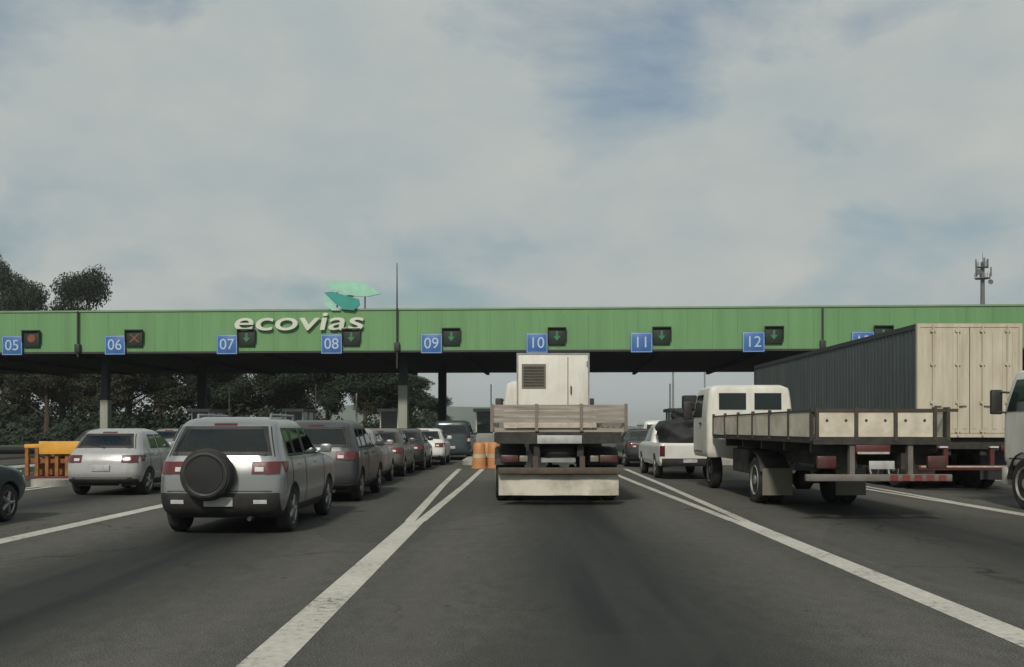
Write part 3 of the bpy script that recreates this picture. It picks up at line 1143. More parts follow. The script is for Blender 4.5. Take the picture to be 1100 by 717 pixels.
# lane number signs and signals
lanes = [(15, '05', 'r'), (125, '06', 'x'), (245, '07', 'g'), (357, '08', 'g'), (464, '09', 'g'), (577, '10', 'g'), (689, '11', 'g'), (809, '12', 'g'), (926, '13', 'g')]
proto_sig = {}
for i, (px, num, col) in enumerate(lanes):
    x, _ = at(px)
    s = thing('lane_sign', f'blue lane sign reading {num} on the green canopy edge', 'sign', on_canopy(x, -.16, ZB + .36), CR, 'blue lane number signs')
    m = MB()
    m.box(-.53, .53, 0, .07, -.53, .44, .02)
    m.build('panel', M['sign_blue'], s)
    m = MB()
    for (a, b, c, d) in ((-.50, .50, .39, .41), (-.50, .50, -.50, -.48), (-.50, -.48, -.479, .389), (.48, .50, -.479, .389)):
        m.box(a, b, -.006, .0, c, d)
    m.build('border', M['sign_pale'], s, smooth=0)
    text_mesh(num, .76, .006, 'numeral', M['sign_pale'], s, (0, -.008, -.05), bold=.0)
    m = MB()
    m.box(-.05, .05, .072, .155, -.3, .3)
    m.build('bracket', M['dark_metal'], s)
    shape = 'a red cross' if col in 'x' else 'a dim red lamp' if col == 'r' else 'a green arrow'
    g = thing('lane_signal', f'dark square lane signal with {shape} right of blue sign {num}', 'traffic light', on_canopy(x + .98, -.12, ZB + .68), CR, 'lane signals on the canopy')
    m = MB()
    m.box(-.42, .42, 0, .115, -.44, .40, .02)
    m.box(-.46, .46, -.13, .02, .36, .41)
    m.box(-.46, -.42, -.1, .02, -.2, .36)
    m.box(.42, .46, -.1, .02, -.2, .36)
    m.build('housing', M['housing'], g)
    m = MB()
    if col == 'x':
        for sgn in (-1, 1):
            m.prism([(-.22 * sgn - .05, -.22), (-.22 * sgn + .05, -.22), (.22 * sgn + .05, .2), (.22 * sgn - .05, .2)], -.008 - .001 * sgn, -.002)
    elif col == 'r':
        m.tube((0, -.012, 0), (0, 0, 0), .2, .2, 24)
    else:
        m.prism([(-.055, .22), (.055, .22), (.055, -.02), (.18, -.02), (0, -.24), (-.18, -.02), (-.055, -.02)], -.01, -.002)
    m.build('lamp', M['green_lamp'] if col == 'g' else M['red_lamp'], g)

# lettering and emblem on the canopy front
x0, zt = at(252, 338)
x1, zb_ = at(390, 356)
sg = thing('operator_sign', 'raised cream letters and mint wing emblem on the green canopy', 'sign', on_canopy((x0 + x1) / 2, -.12, (zt + zb_) / 2), CR)
text_mesh('ecovias', 1.3, .05, 'lettering', M['letter_cream'], sg, (0, -.02, .02), width=x1 - x0, shear=.12, bold=.01)
cx0 = (x0 + x1) / 2
cz0 = (zt + zb_) / 2


def poly(pts):
    return [(at(a, b)[0] - cx0, at(a, b)[1] - cz0) for a, b in pts]


m = MB()
m.prism(poly([(348, 305), (356, 303), (372, 302.5), (388, 304), (400, 309), (409, 316), (396, 319), (384, 319), (372, 316.5), (360, 312)]), -.02, .12)
m.build('upper_wing', M['mint'], sg)
m = MB()
m.prism(poly([(349, 315), (358, 314), (370, 317.5), (386, 322), (387, 328), (381, 334), (370, 333), (361, 327)]), -.06, .08)
m.build('lower_wing', M['teal'], sg)
m = MB()
m.prism(poly([(348.5, 319), (354, 322), (360, 329), (366, 334), (357, 334), (350, 328)]), .0, .1)
m.build('tail_feather', M['mint'], sg)
m = MB()
for px in (362, 378, 392):
    xx = at(px)[0] - cx0
    m.tube((xx, .16, .35), (xx, .16, at(px, 314)[1] - cz0), .035)
m.tube((at(352)[0] - cx0, .16, at(352, 318)[1] - cz0), (at(398)[0] - cx0, .16, at(398, 318)[1] - cz0), .03)
m.build('support_frame', M['dark_metal'], sg)

# ------------------------------------------------------------------ islands and booths
isl = None
names = {-12.0: 'left of the pale silver hatchback', -6.8: 'left of the silver queue', -1.6: 'behind the orange drums', 3.62: 'right of the loaded flatbed', 8.8: 'left of the container trailer', 14.0: 'right of the container trailer', -17.2: 'farthest left'}
for xl in (-17.2, -12.0, -6.8, -1.6, 3.62, 8.8, 14.0):
    m = MB()
    ya, yb = (37.5, 66) if xl > -11 else (23.6, 66)
    pts = []
    for k in range(9):
        t = PI + PI * k / 8
        pts.append((.58 * math.cos(t), ya + .9 + .9 * math.sin(t)))
    pts += [(.58, yb), (-.58, yb)]
    m.prism([(xl + a, b) for a, b in pts], 0.0, .17, 'XY')
    o = m.build('toll_island', M['concrete'], None)
    tag(o, f'long narrow concrete toll island {names[xl]}', 'traffic island', 'concrete toll islands')
    yb0 = 50 - SL * xl
    b = thing('toll_booth', f'grey toll booth under the canopy on the island {names[xl]}', 'booth', (xl, yb0, .17), CR, 'toll booths')
    m = MB()
    m.box(-.5, .5, 0, 2.4, 0, 1.05, .02)
    m.build('base', M['booth'], b)
    m = MB()
    for a in (-.47, .47):
        for c in (.03, 1.2, 2.37):
            m.box(a - .03, a + .03, c - .03, c + .03, 1.053, 2.2)
    m.build('window_frame', M['booth_white'], b)
    m = MB()
    m.box(-.45, .45, .05, .07, 1.053, 2.2)
    m.box(-.45, .45, 2.33, 2.35, 1.053, 2.2)
    m.box(-.46, -.44, .08, 2.32, 1.053, 2.2)
    m.box(.44, .46, .08, 2.32, 1.053, 2.2)
    m.build('window', M['glass'], b)
    m = MB()
    m.box(-.62, .62, -.25, 2.65, 2.203, 2.38, .03)
    m.build('roof', M['booth'], b)
    # boom barrier beside each booth
    if xl < 14:
        g = thing('barrier_gate', f'raised striped barrier arm on the island {names[xl]}', 'barrier', (xl, yb0 + 4.5, .17), CR, 'barrier arms at the booths')
        m = MB()
        m.box(-.17, .17, -.17, .17, 0, 1.05, .02)
        m.build('cabinet', M['booth_white'], g)
        m = MB()
        m.box(.18, .24, -.04, .04, .8, 3.9)
        m.build('arm', M['white_strip'], g)

# orange drums on the centre island nose
drum0 = None
for k, (x, y, d) in enumerate(((-1.32, 34.6, 'left drum at the front of the cluster'), (-.78, 34.9, 'right drum at the front of the cluster'), (-1.05, 35.6, 'drum at the back of the cluster'))):
    if drum0 is None:
        t = thing('traffic_drum', '', 'drum')
        m = MB()
        m.lathe([(0, .34), (.06, .34), (.07, .30), (.36, .29), (.37, .275), (.7, .265), (.71, .25), (1.02, .24), (1.08, .2), (1.1, .05)], 28, 'Z')
        m.build('body', M['orange'], t)
        m = MB()
        m.lathe([(.43, .275), (.431, .279), (.61, .272), (.611, .268)], 28, 'Z')
        m.build('band', M['pale_band'], t)
        drum0 = t
    else:
        t = copy_tree(drum0)
    t.location = (x, y, 0)
    t.rotation_euler = (0, 0, k * 1.1)
    t.scale = (.88, .88, .88)
    tag(t, f'orange traffic drum before the central toll island, {d}', 'drum', 'orange drums before the toll island')

# yellow crash barrier at far left island
t = thing('crash_barrier', 'yellow topped rusty crash barrier on the kerb behind pale hatchback', 'barrier', (-12.25, 24.6, .17))
m = MB()
m.box(-.3, .78, -.06, 0, .64, .98, .015)
m.build('warning_panel', M['yellow'], t)
m = MB()
m.box(-.72, .72, .01, 1.6, .80, .9, .015)
m.build('deck', M['yellow'], t)
for x in (-.66, -.4, -.13, .13, .4, .66):
    MB().box(x - .045, x + .045, .02, .09, .06, .797).build('post', M['rust'], t)
    MB().box(x - .045, x + .045, 1.45, 1.52, .06, .797).build('post', M['rust'], t)
m = MB()
m.box(-.72, .72, .1, .14, .4, .52)
m.build('crossbar', M['rust'], t)
m = MB()
m.box(-.5, .6, .3, 1.3, .06, .55, .05)
m.build('core', M['rust'], t)
m = MB()
m.box(-.75, .75, -.05, 1.65, 0, .058)
m.build('base', M['red_paint'], t)

# ------------------------------------------------------------------ cars on the left
QL = 'cars queuing in the lane left of the camera'
make_car('silver sport utility with a spare wheel on its tailgate, nearest in the left queue', 'suv', 'silver', (-4.09, 12.85, 0), name='sport_utility', spare=True, lower=True, rails=True, group=QL)
make_car('dark graphite car directly ahead of the silver sport utility', 'suv', 'graphite', (-4.02, 18.5, 0), group=QL)
make_car('rosy grey hatchback following the brown car in the left queue', 'hatch', 'rosy_grey', (-4.3, 23.4, 0), group=QL)
make_car('brownish grey hatchback just behind the white car in the left queue', 'hatch', 'brown_grey', (-4.2, 28.1, 0), group=QL)
make_car('black car between the brownish grey and white hatchbacks in the left queue', 'hatch', 'black_paint', (-4.0, 32.4, 0), group=QL)
make_car('small white hatchback far along the left queue', 'hatch', 'white_paint', (-3.62, 37.0, 0), group=QL)
make_car('dark navy van just left of the orange drums', 'van', 'navy', (-2.95, 43.0, 0), group=QL, name='van', cat='van')
QF = 'cars in the far left lanes'
make_car('pale silver hatchback with a dark rear window, left of the sport utility', 'hatch', 'pale_silver', (-9.08, 20.4, 0), group=QF)
make_car('dark car cut off by the left edge of the photo', 'hatch', 'navy', (-8.95, 11.85, 0), group=QF)
make_car('dark sport utility ahead of the pale silver hatchback', 'suv', 'graphite', (-9.3, 27.2, 0), group=QF)
make_car('black saloon beyond the yellow topped crash barrier', 'sedan', 'black_paint', (-14.6, 31.5, 0), group=QF)
make_car('brown grey car far ahead beside the graphite sport utility', 'sedan', 'brown_grey', (-9.2, 33.5, 0), group=QF)
make_car('silver car far ahead in the lane beyond the crash barrier', 'hatch', 'silver', (-14.3, 38, 0), group=QF)

# ------------------------------------------------------------------ trucks
def cab_unit(t, xc, y0, y1, w, z0, z1, paint, rear_windows=2, slope=.25):
    sh = Shell([(z0, y0 + .04), (z0 + .1, y0), (z1 - .12, y0 + .03), (z1 - .04, y0 + .08), (z1, y0 + .2)],
               [(z0, y1 - .06), (z0 + .12, y1), ((z0 + z1) / 2 - .1, y1), (z1 - .15, y1 - slope), (z1 - .05, y1 - slope - .08), (z1, y1 - slope - .25)],
               [(z0, w - .03), (z0 + .1, w), ((z0 + z1) / 2, w), (z1 - .12, w - .07), (z1 - .04, w - .12), (z1, w - .24)], z0, z1, cx=.1, cyr=.1, cyf=.16, bulge=.015)
    root = bpy.data.objects.new('cab', None)
    mb = MB()
    mb.bm.free()
    mb.bm = sh.body(22)
    cab = mb.build('cab', M[paint], t, smooth=32, loc=(xc, 0, 0))
    bpy.data.objects.remove(root)
    zm = (z0 + z1) / 2 + .1
    m = MB()
    if rear_windows == 2:
        for s in (-1, 1):
            m = MB()
            a, b = sorted((s * .1, s * (w - .28)))
            sh.patch(m, 'rear', quad(a, b, z1 - .60, z1 - .2), off=.008)
            m.build('rear_window', M['glass'], cab)
    elif rear_windows == 1:
        sh.patch(m, 'rear', quad(-w + .35, w - .35, z1 - .7, z1 - .25), off=.008)
        m.build('rear_window', M['glass'], cab)
    m = MB()
    sh.patch(m, 'front', ((-w + .1, zm), (w - .1, zm), (w - .17, z1 - .2), (-w + .17, z1 - .2)), off=.008)
    m.build('windscreen', M['glass'], cab)
    for s, side in ((-1, 'left'), (1, 'right')):
        m = MB()
        ya = y0 + (y1 - y0) * .36
        sh.patch(m, side, ((ya, zm), (y1 - .2, zm), (y1 - .34 - slope * .5, z1 - .22), (ya, z1 - .22)), off=.008)
        m.build('door_window', M['glass'], cab)
        m = MB()
        sh.patch(m, side, quad(ya - .02, y1 - .28, z0 + .12, z0 + .14), off=.006)
        sh.patch(m, side, quad(ya + .03, ya + .2, zm - .18, zm - .13), off=.03)
        m.build('door_handle', M['plastic'], cab)
        m = MB()
        xm = w + .14
        m.box(s * xm - .11, s * xm + .11, y1 - .12, y1 - .03, zm - .05, zm + .42, .03)
        m.tube((s * (w - .06), y1 - .2, zm + .36), (s * xm, y1 - .08, zm + .38), .02)
        m.tube((s * (w - .03), y1 - .2, zm - .02), (s * xm, y1 - .08, zm), .02)
        m.build('side_mirror', M['plastic'], cab)
        m = MB()
        a, b = sorted((s * (w - .42), s * (w - .1)))
        sh.patch(m, 'front', quad(a, b, z0 + .2, z0 + .38), off=.014)
        m.build('headlight', M['clear_lens'], cab)
    return cab


def running_gear(t, axles, half, r, y_shaft):
    for y in axles:
        m = MB()
        m.tube((-half, y, r), (half, y, r), .07, .07, 12)
        m.lathe([(-.2, .08), (-.12, .19), (.12, .19), (.2, .08)], 16, 'X', (0, y, r))
        m.build('axle', M['chassis'], t)
        for s in (-1, 1):
            m = MB()
            for k in range(4):
                hl = .62 - k * .12
                m.box(s * .42 - .04, s * .42 + .04, y - hl, y + hl, r + .1 + k * .022, r + .12 + k * .022)
            m.build('leaf_spring', M['chassis'], t, smooth=0)
    m = MB()
    m.tube((0, axles[-1] + .2, r + .02), (0, y_shaft, r + .28), .05, .05, 10)
    m.build('drive_shaft', M['chassis'], t)


# --- centre flatbed with white cabinet load
TX, TY = .85, 17.9
t = thing('flatbed_truck', 'flatbed truck with weathered tailboard and white mudflap, straight ahead', 'truck', (TX, TY, 0))
m = MB()
m.box(-1.28, 1.28, .05, 6.3, 1.42, 1.5)
m.build('bed_floor', M['wood'], t, smooth=0)
tb = MB()
for k in range(3):
    a = -1.29 + k * .86
    for q in range(3):
        tb.box(a + .025, a + .835, 0, .045, 1.60 + q * .118, 1.60 + q * .118 + .112)
tail = tb.build('tailboard', M['wood'], t, smooth=0)
for x in (-1.29, -.43, .43, 1.29):
    MB().box(x - .03, x + .03, -.02, .05, 1.44, 1.965).build('tailboard_post', M['wood_dark'], tail, smooth=0)
m = MB()
m.box(-1.05, .72, -.012, .046, 1.515, 1.592)
m.build('reflective_strip', M['beige_strip'], tail, smooth=0)
for s in (-1, 1):
    m = MB()
    for q in range(3):
        m.box(min(s * 1.26, s * 1.3), max(s * 1.26, s * 1.3), .06, 6.25, 1.52 + q * .145, 1.52 + q * .145 + .138)
    for y in (1.2, 2.5, 3.8, 5.1, 6.2):
        m.box(min(s * 1.302, s * 1.34), max(s * 1.302, s * 1.34), y - .04, y + .04, 1.42, 1.97)
    m.build('side_board', M['wood'], t, smooth=0)
m = MB()
m.box(-.48, -.36, .1, 8.2, .95, 1.25)
m.box(.36, .48, .1, 8.2, .95, 1.25)
for y in (.2, 1.6, 3.0, 4.4, 5.8):
    m.box(-1.2, 1.2, y, y + .1, 1.26, 1.415)
m.box(-1.2, 1.2, .02, .1, 1.2, 1.41)
m.build('chassis', M['chassis'], t, smooth=0)
m = MB()
m.box(-.42, .44, -.06, .015, 1.2, 1.36, .01)
m.build('number_plate_beam', M['plate'], t)
m = MB()
m.box(-.34, .32, .0, .06, .84, .92)
m.build('lower_crossbar', M['grey_metal'], t)
m = MB()
m.box(-1.17, 1.17, -.04, .07, .62, .74, .01)
for x in (-.45, .45):
    m.box(x - .05, x + .05, .0, .08, .74, .96)
m.build('bumper', M['chassis_brown'], t)
for s in (-1, 1):
    m = MB()
    a, b = sorted((s * .78, s * 1.12))
    m.box(a, b, -.05, .06, .84, .98, .015)
    m.build('tail_light', M['dusty_red'], t)
    m = MB()
    a, b = sorted((s * .6, s * .76))
    m.box(a, b, -.045, .06, .85, .97, .015)
    m.build('indicator_light', M['dull_lens'], t)
    for y in (1.5, 2.75):
        wheel(t, s * 1.24, y, .5, .28, 'steel')
        wheel(t, s * .93, y, .5, .28, 'steel')
    wheel(t, s * 1.12, 7.3, .5, .28, 'steel')
m = MB()
bmv = []
for i in range(13):
    x = -1.16 + 2.32 * i / 12
    yb_ = .12 + .035 * math.sin(i * 1.1)
    bmv.append((x, yb_))
for i in range(12):
    (xa, ya), (xb, yb_) = bmv[i], bmv[i + 1]
    vs = [m.bm.verts.new(p) for p in ((xa, .12, .60), (xb, .12, .60), (xb, yb_ - .04, .2), (xa, ya - .04, .2), (xa, .135, .60), (xb, .135, .60), (xb, yb_ - .025, .2), (xa, ya - .025, .2))]
    m.bm.faces.new(vs[:4])
    m.bm.faces.new(vs[4:][::-1])
    m.bm.faces.new((vs[2], vs[3], vs[7], vs[6]))
bmesh.ops.remove_doubles(m.bm, verts=m.bm.verts, dist=1e-4)
m.build('mudflap', M['flap_white'], t)
running_gear(t, (1.5, 2.75), 1.0, .5, 6.2)
m = MB()
m.lathe([(.93, .2), (.93, .44), (1.0, .49), (1.1, .49), (1.17, .44), (1.17, .2)], 28, 'Z', (0, .62, 0))
m.build('spare_wheel', M['tyre'], t)  # wheel added to make the gap under the bed read dark
for s in (-1, 1):
    for y in (1.5, 2.75):
        m = MB()
        for k in range(9):
            q0, q1 = R(25 + 130 * k / 9), R(25 + 130 * (k + 1) / 9)
            vs = [m.bm.verts.new((xx, y + .6 * math.cos(q), .5 + .6 * math.sin(q))) for xx in (s * .62, s * 1.26) for q in (q0, q1)]
            m.bm.faces.new((vs[0], vs[1], vs[3], vs[2]))
        m.build('mudguard', M['plastic'], t)
    m = MB()
    a, b = sorted((s * .62, s * 1.2))
    m.box(a, b, 4.0, 5.2, .62, 1.2, .03)
    m.build('tool_box' if s > 0 else 'fuel_tank', M['chassis'], t)
    for y in (.6, 3.2, 5.6):
        m = MB()
        a, b = sorted((s * 1.285, s * 1.305))
        m.box(a, b, y, y + .1, 1.44, 1.49)
        m.build('marker_lamp', M['amber_lens'], t)
cab_unit(t, .0, 6.6, 8.6, 1.15, .9, 2.75, 'white_truck', 0)

ld = thing('white_cabinet', 'tall white cabinet with a grey square vent, loaded on the flatbed', 'cabinet', (.93, 22.6, 1.503))
m = MB()
m.box(-.88, .88, 0, 1.4, 0, 1.82, .02)
m.build('shell', M['white_truck'], ld)
m = MB()
m.box(-.01 + .36, .01 + .36, -.006, .0, .1, 1.72)
m.build('door_seam', M['flap_grey'], ld)
m = MB()
for x in (-.885, .845):
    m.box(x, x + .04, -.012, -.001, .0, 1.82)
m.box(-.844, .844, -.012, -.001, 1.78, 1.82)
m.build('corner_trim', M['grey_metal'], ld, smooth=0)
m = MB()
m.box(.42, .45, -.05, -.001, .82, 1.02, .008)
m.build('handle', M['dark_metal'], ld)
for z in (.3, 1.5):
    MB().tube((.83, -.02, z), (.83, -.02, z + .12), .018).build('hinge', M['grey_metal'], ld)
m = MB()
m.box(-.76, -.18, -.03, .0, .97, 1.55)
fr = m.build('vent_frame', M['flap_grey'], ld)
m = MB()
for k in range(7):
    z = 1.02 + k * .072
    m.box(-.72, -.22, -.05, -.031, z, z + .035)
m.build('vent', M['dark_post'], fr, smooth=0)

# --- right hand stake flatbed, cream boards
SX, SY = 5.79, 14.7
t = thing('stake_truck', 'white cab stake truck with low cream side boards on dark posts', 'truck', (SX, SY, 0))
HW = 1.06
Lb = 7.5
m = MB()
m.box(-HW, HW, 0, Lb, 1.26, 1.35)
m.box(-HW - .02, HW + .02, -.03, 0, 1.24, 1.36)
m.build('bed_floor', M['chassis'], t, smooth=0)


def stake_box(axis, c, fixed, sgn, parent):
    m = MB()
    if axis == 'X':
        m.box(c - .027, c + .027, fixed - .04, fixed + .025, 1.3, 1.83)
    else:
        m.box(min(fixed - sgn * .02, fixed + sgn * .03), max(fixed - sgn * .02, fixed + sgn * .03), c - .035, c + .035, 1.3, 1.83)
    m.build('stake', M['dark_post'], parent, smooth=0)


def board(axis, a, b, fixed, name):
    m = MB()
    if axis == 'X':
        m.box(a, b, fixed - .012, fixed + .015, 1.362, 1.75)
    else:
        m.box(fixed - .012, fixed + .012, a, b, 1.362, 1.75)
    return m.build(name, M['cream_board'], t, smooth=0)


# tail: three boards, then an open gap under the rail
posts = [-HW + .035, -HW + .655, -HW + 1.275, -HW + 1.895, HW - .02]
for k in range(4):
    if k < 3:
        bo = board('X', posts[k] + .03, posts[k + 1] - .03, 0, 'tail_board')
        for q in (.16, .46):
            m = MB()
            xc = posts[k] + q
            m.tube((xc, -.02, 1.62), (xc, -.010, 1.62), .022, .022, 12)
            m.build('board_latch', M['dark_post'], bo)
for px_ in posts:
    stake_box('X', px_, 0, -1, t)
m = MB()
m.box(-HW, HW + .14, -.03, .03, 1.755, 1.805)
m.build('top_rail', M['dark_post'], t, smooth=0)
for sgn in (-1, 1):
    ps = [.12 + k * (Lb - .2) / 6 for k in range(7)]
    for k in range(6):
        board('Y', ps[k] + .037, ps[k + 1] - .037, sgn * HW, 'side_board')
    for c in ps:
        stake_box('Y', c, sgn * HW, sgn, t)
    m = MB()
    m.box(sgn * HW - .02, sgn * HW + .02, .05, Lb, 1.755, 1.79)
    m.build('top_rail', M['dark_post'], t, smooth=0)
m = MB()
for x in (-.4, .4):
    m.box(x - .05, x + .05, .1, 9.2, .85, 1.1)
for y in (.3, 1.8, 3.3, 4.8, 6.3):
    m.box(-HW + .05, HW - .05, y, y + .09, 1.1, 1.257)
m.box(-.9, -.45, 4.8, 6.2, .55, 1.05, .03)
m.build('chassis', M['chassis'], t, smooth=0)
m = MB()
m.box(-1.2, 1.1, -.05, .05, .66, .77, .012)
m.box(-.5, -.42, .0, .1, .77, 1.255)
m.box(.42, .5, .0, .1, .77, 1.255)
bmp = m.build('bumper', M['bumper_grey'], t)
for k in range(5):
    MB().box(.12 + k * .19, .12 + k * .19 + .12, -.057, -.051, .67, .76).build('bumper_stripe', M['red_strip'], bmp, smooth=0)
for (a, b, mt) in ((-.42, .12, 'red_paint'), (-1.02, -.72, 'dusty_red'), (.72, 1.02, 'dusty_red')):
    m = MB()
    if mt == 'red_paint':
        m.box(a, b, -.06, .04, 1.10, 1.235, .01)
        o = m.build('light_board', M[mt], t)
        m = MB()
        m.box(a + .02, b - .02, -.07, -.062, 1.09, 1.125)
        m.build('reflective_strip', M['white_strip'], o, smooth=0)
    else:
        m.box(a, b, -.04, .05, .86, 1.06, .02)
        m.build('tail_light', M[mt], t)
m = MB()
m.box(-.2, .2, -.02, .0, .85, .98, .005)
m.build('number_plate', M['plate'], t)
for s in (-1, 1):
    wheel(t, s * .98, 4.0, .46, .24, 'steel')
    wheel(t, s * .70, 4.0, .46, .24, 'steel')
    wheel(t, s * .92, 8.6, .46, .24, 'steel')
    m = MB()
    a, b = sorted((s * .42, s * 1.0))
    m.box(a, b, 3.3, 3.32, .2, .72)
    m.build('mudflap', M['flap_grey'], t)
    m = MB()
    for k in range(9):
        a0 = R(20 + 140 * k / 9)
        a1 = R(20 + 140 * (k + 1) / 9)
        rr = .56
        p = [(4.0 + rr * math.cos(q), .46 + rr * math.sin(q)) for q in (a0, a1)]
        vs = [m.bm.verts.new((xx, yy, zz_)) for xx in (s * .42, s * 1.0) for yy, zz_ in p]
        m.bm.faces.new((vs[0], vs[1], vs[3], vs[2]))
    m.build('mudguard', M['plastic'], t)
running_gear(t, (4.0,), .8, .46, 7.6)
cab_unit(t, -.14, Lb + .12, Lb + 2.0, 1.03, .8, 2.54, 'white_truck', 2)

# --- container semi trailer
t = thing('semi_trailer', 'semi trailer with beige rear doors and long dark side', 'trailer', (10.75, 22.0, 0))
W2, L2, zb2, zt2 = 1.24, 15.0, 1.28, 3.97
m = MB()
m.box(-W2 + .03, W2 - .03, .1, L2, zb2 + .05, zt2 - .04)
for s in (-1, 1):
    n = 62
    for k in range(n):
        y = .16 + (L2 - .3) * k / n
        a, b = sorted((s * (W2 - .029), s * (W2 - .018)))
        m.box(a, b, y, y + .12, zb2 + .16, zt2 - .13)
m.build('box_body', M['navy_steel'], t, smooth=0)
m = MB()
for s in (-1, 1):
    a, b = sorted((s * (W2 - .05), s * W2))
    m.box(a, b, .1, L2, zb2, zb2 + .14)
    m.box(a, b, .1, L2, zt2 - .12, zt2)
    m.box(a, b, L2 - .1, L2 + .01, zb2 + .141, zt2 - .121)
m.build('edge_rail', M['dark_metal'], t, smooth=0)
m = MB()
for s in (-1, 1):
    a, b = sorted((s * .012, s * (W2 - .08)))
    m = MB()
    m.box(a, b, .0, .06, zb2 + .1, zt2 - .1)
    for k in range(5):
        x = a + .1 + (b - a - .2) * k / 4
        m.box(x - .05, x + .05, -.012, .0, zb2 + .2, zt2 - .2)
    d = m.build('rear_door', M['beige_door'], t, smooth=0)
    m = MB()
    for x in (a + .28, b - .28):
        m.tube((x, -.045, zb2 + .03), (x, -.045, zt2 - .05), .02)
        m.box(x - .02, x + .2, -.07, -.05, zb2 + .75, zb2 + .79)
        for z in (zb2 + .12, zb2 + .8, zb2 + 1.7, zt2 - .2):
            m.box(x - .06, x + .06, -.05, -.024, z, z + .06)
    m.build('lock_rod', M['beige_door'], d)
m = MB()
m.box(-W2, W2, -.01, .09, zb2, zb2 + .09)
m.box(-W2, W2, -.01, .09, zt2 - .09, zt2)
m.box(-W2, -W2 + .075, -.01, .09, zb2 + .091, zt2 - .091)
m.box(W2 - .075, W2, -.01, .09, zb2 + .091, zt2 - .091)
m.build('door_frame', M['beige_door'], t, smooth=0)
m = MB()
for s in (-1, 1):
    a, b = sorted((s * .35, s * .5))
    m.box(a, b, .2, 14.0, .85, 1.275)
m.box(-1.15, 1.15, .12, .3, 1.0, 1.27)
for y in (2, 4, 6, 8, 10):
    m.box(-1.15, 1.15, y, y + .1, 1.15, 1.275)
m.build('chassis', M['chassis'], t, smooth=0)
m = MB()
m.box(-1.2, 1.2, .0, .1, .50, .62, .01)
for x in (-.55, .55):
    m.box(x - .05, x + .05, .02, .12, .62, 1.0)
bmp = m.build('bumper', M['red_paint'], t)
m = MB()
m.box(-1.15, 1.15, -.008, -.002, .57, .605)
m.build('reflective_strip', M['white_strip'], bmp, smooth=0)
for s in (-1, 1):
    m = MB()
    a, b = sorted((s * .75, s * 1.1))
    m.box(a, b, .02, .115, .95, 1.09, .01)
    m.build('tail_light', M['red_lens'], t)
    m = MB()
    a, b = sorted((s * .5, s * .7))
    m.box(a, b, .02, .115, 1.03, 1.07)
    m.build('indicator_light', M['clear_lens'], t)
    m = MB()
    a, b = sorted((s * .55, s * 1.18))
    m.box(a, b, .6, .62, .25, .95)
    m.build('mudflap', M['plastic'], t)
    for y in (1.5, 2.75, 4.0):
        wheel(t, s * 1.2, y, .51, .29, 'steel')
        wheel(t, s * .88, y, .51, .29, 'steel')
    m = MB()
    a, b = sorted((s * .62, s * .76))
    m.box(a, b, 11.2, 11.35, .1, 1.27)
    m.box(a - .06, b + .06, 11.12, 11.43, 0.03, .1)
    m.build('landing_leg', M['dark_metal'], t, smooth=0)

t = thing('truck_tractor', 'white truck tractor coupled in front of the dark semi trailer', 'truck', (10.75, 34.3, 0))
m = MB()
for s in (-1, 1):
    a, b = sorted((s * .35, s * .47))
    m.box(a, b, -.3, 5.6, .7, .95)
m.box(-.5, .5, .2, 1.4, .952, 1.1)
m.build('chassis', M['chassis'], t, smooth=0)
for s in (-1, 1):
    wheel(t, s * 1.2, .8, .51, .29, 'steel')
    wheel(t, s * .88, .8, .51, .29, 'steel')
    wheel(t, s * 1.16, 4.9, .51, .29, 'steel')
cab_unit(t, 0, 3.3, 5.6, 1.22, .95, 3.3, 'white_truck', 0, slope=.15)

# --- white truck entering at the right edge
t = thing('white_truck', 'white truck cab cut off by the right edge of the photo', 'truck', (10.36, 10.25, 0))
m = MB()
for s in (-1, 1):
    a, b = sorted((s * .35, s * .47))
    m.box(a, b, .1, 7.4, .6, .85)
m.box(-1.05, 1.05, .02, 5.3, .95, 1.06)
m.build('chassis', M['chassis'], t, smooth=0)
m = MB()
m.box(-1.08, 1.08, 0, 5.25, 1.063, 2.9, .03)
m.build('box_body', M['white_truck'], t)
cab_unit(t, 0, 5.6, 7.6, 1.03, .8, 2.62, 'white_truck', 0)
for s in (-1, 1):
    wheel(t, s * 1.05, 6.75, .48, .26, 'steel')
    wheel(t, s * 1.05, 1.6, .48, .26, 'steel')
    m = MB()
    for k in range(9):
        a0, a1 = R(5 + 170 * k / 9), R(5 + 170 * (k + 1) / 9)
        vs = [m.bm.verts.new((xx, 6.75 + rr * math.cos(q), .48 + rr * math.sin(q))) for xx in (s * .7, s * 1.07) for q, rr in ((a0, .58), (a1, .58))]
        m.bm.faces.new((vs[0], vs[1], vs[3], vs[2]))
    m.build('mudguard', M['plastic'], t)
m = MB()
m.box(-1.0, 1.0, 7.45, 7.66, .42, .78, .03)
m.build('front_bumper', M['white_truck'], t)

# --- small white pickup with dark tarped load
t = thing('pickup_truck', 'small white pickup left of the stake truck, its bed heaped under dark tarp', 'pickup', (5.06, 26.9, 0))
sh = Shell([(.4, .05), (.5, 0), (1.0, .0), (1.06, .03)], [(.4, 4.75), (.55, 4.85), (.8, 4.85), (1.0, 4.5), (1.06, 4.1)], [(.4, .82), (.55, .87), (.95, .87), (1.06, .83)], .4, 1.06, cx=.1, cyr=.08, cyf=.3, bulge=.015)
mb = MB()
mb.bm.free()
mb.bm = cut_arches(sh.body(14), [(1.1, .34), (4.0, .34)], .42, .87)
mb.build('body', M['white_paint'], t, smooth=32)
cs = Shell([(1.0, 2.0), (1.5, 2.15), (1.66, 2.3)], [(1.0, 4.1), (1.1, 3.9), (1.5, 3.3), (1.66, 3.0)], [(1.0, .82), (1.5, .7), (1.62, .63), (1.66, .5)], 1.0, 1.66, cx=.12, cyr=.12, cyf=.25)
mb = MB()
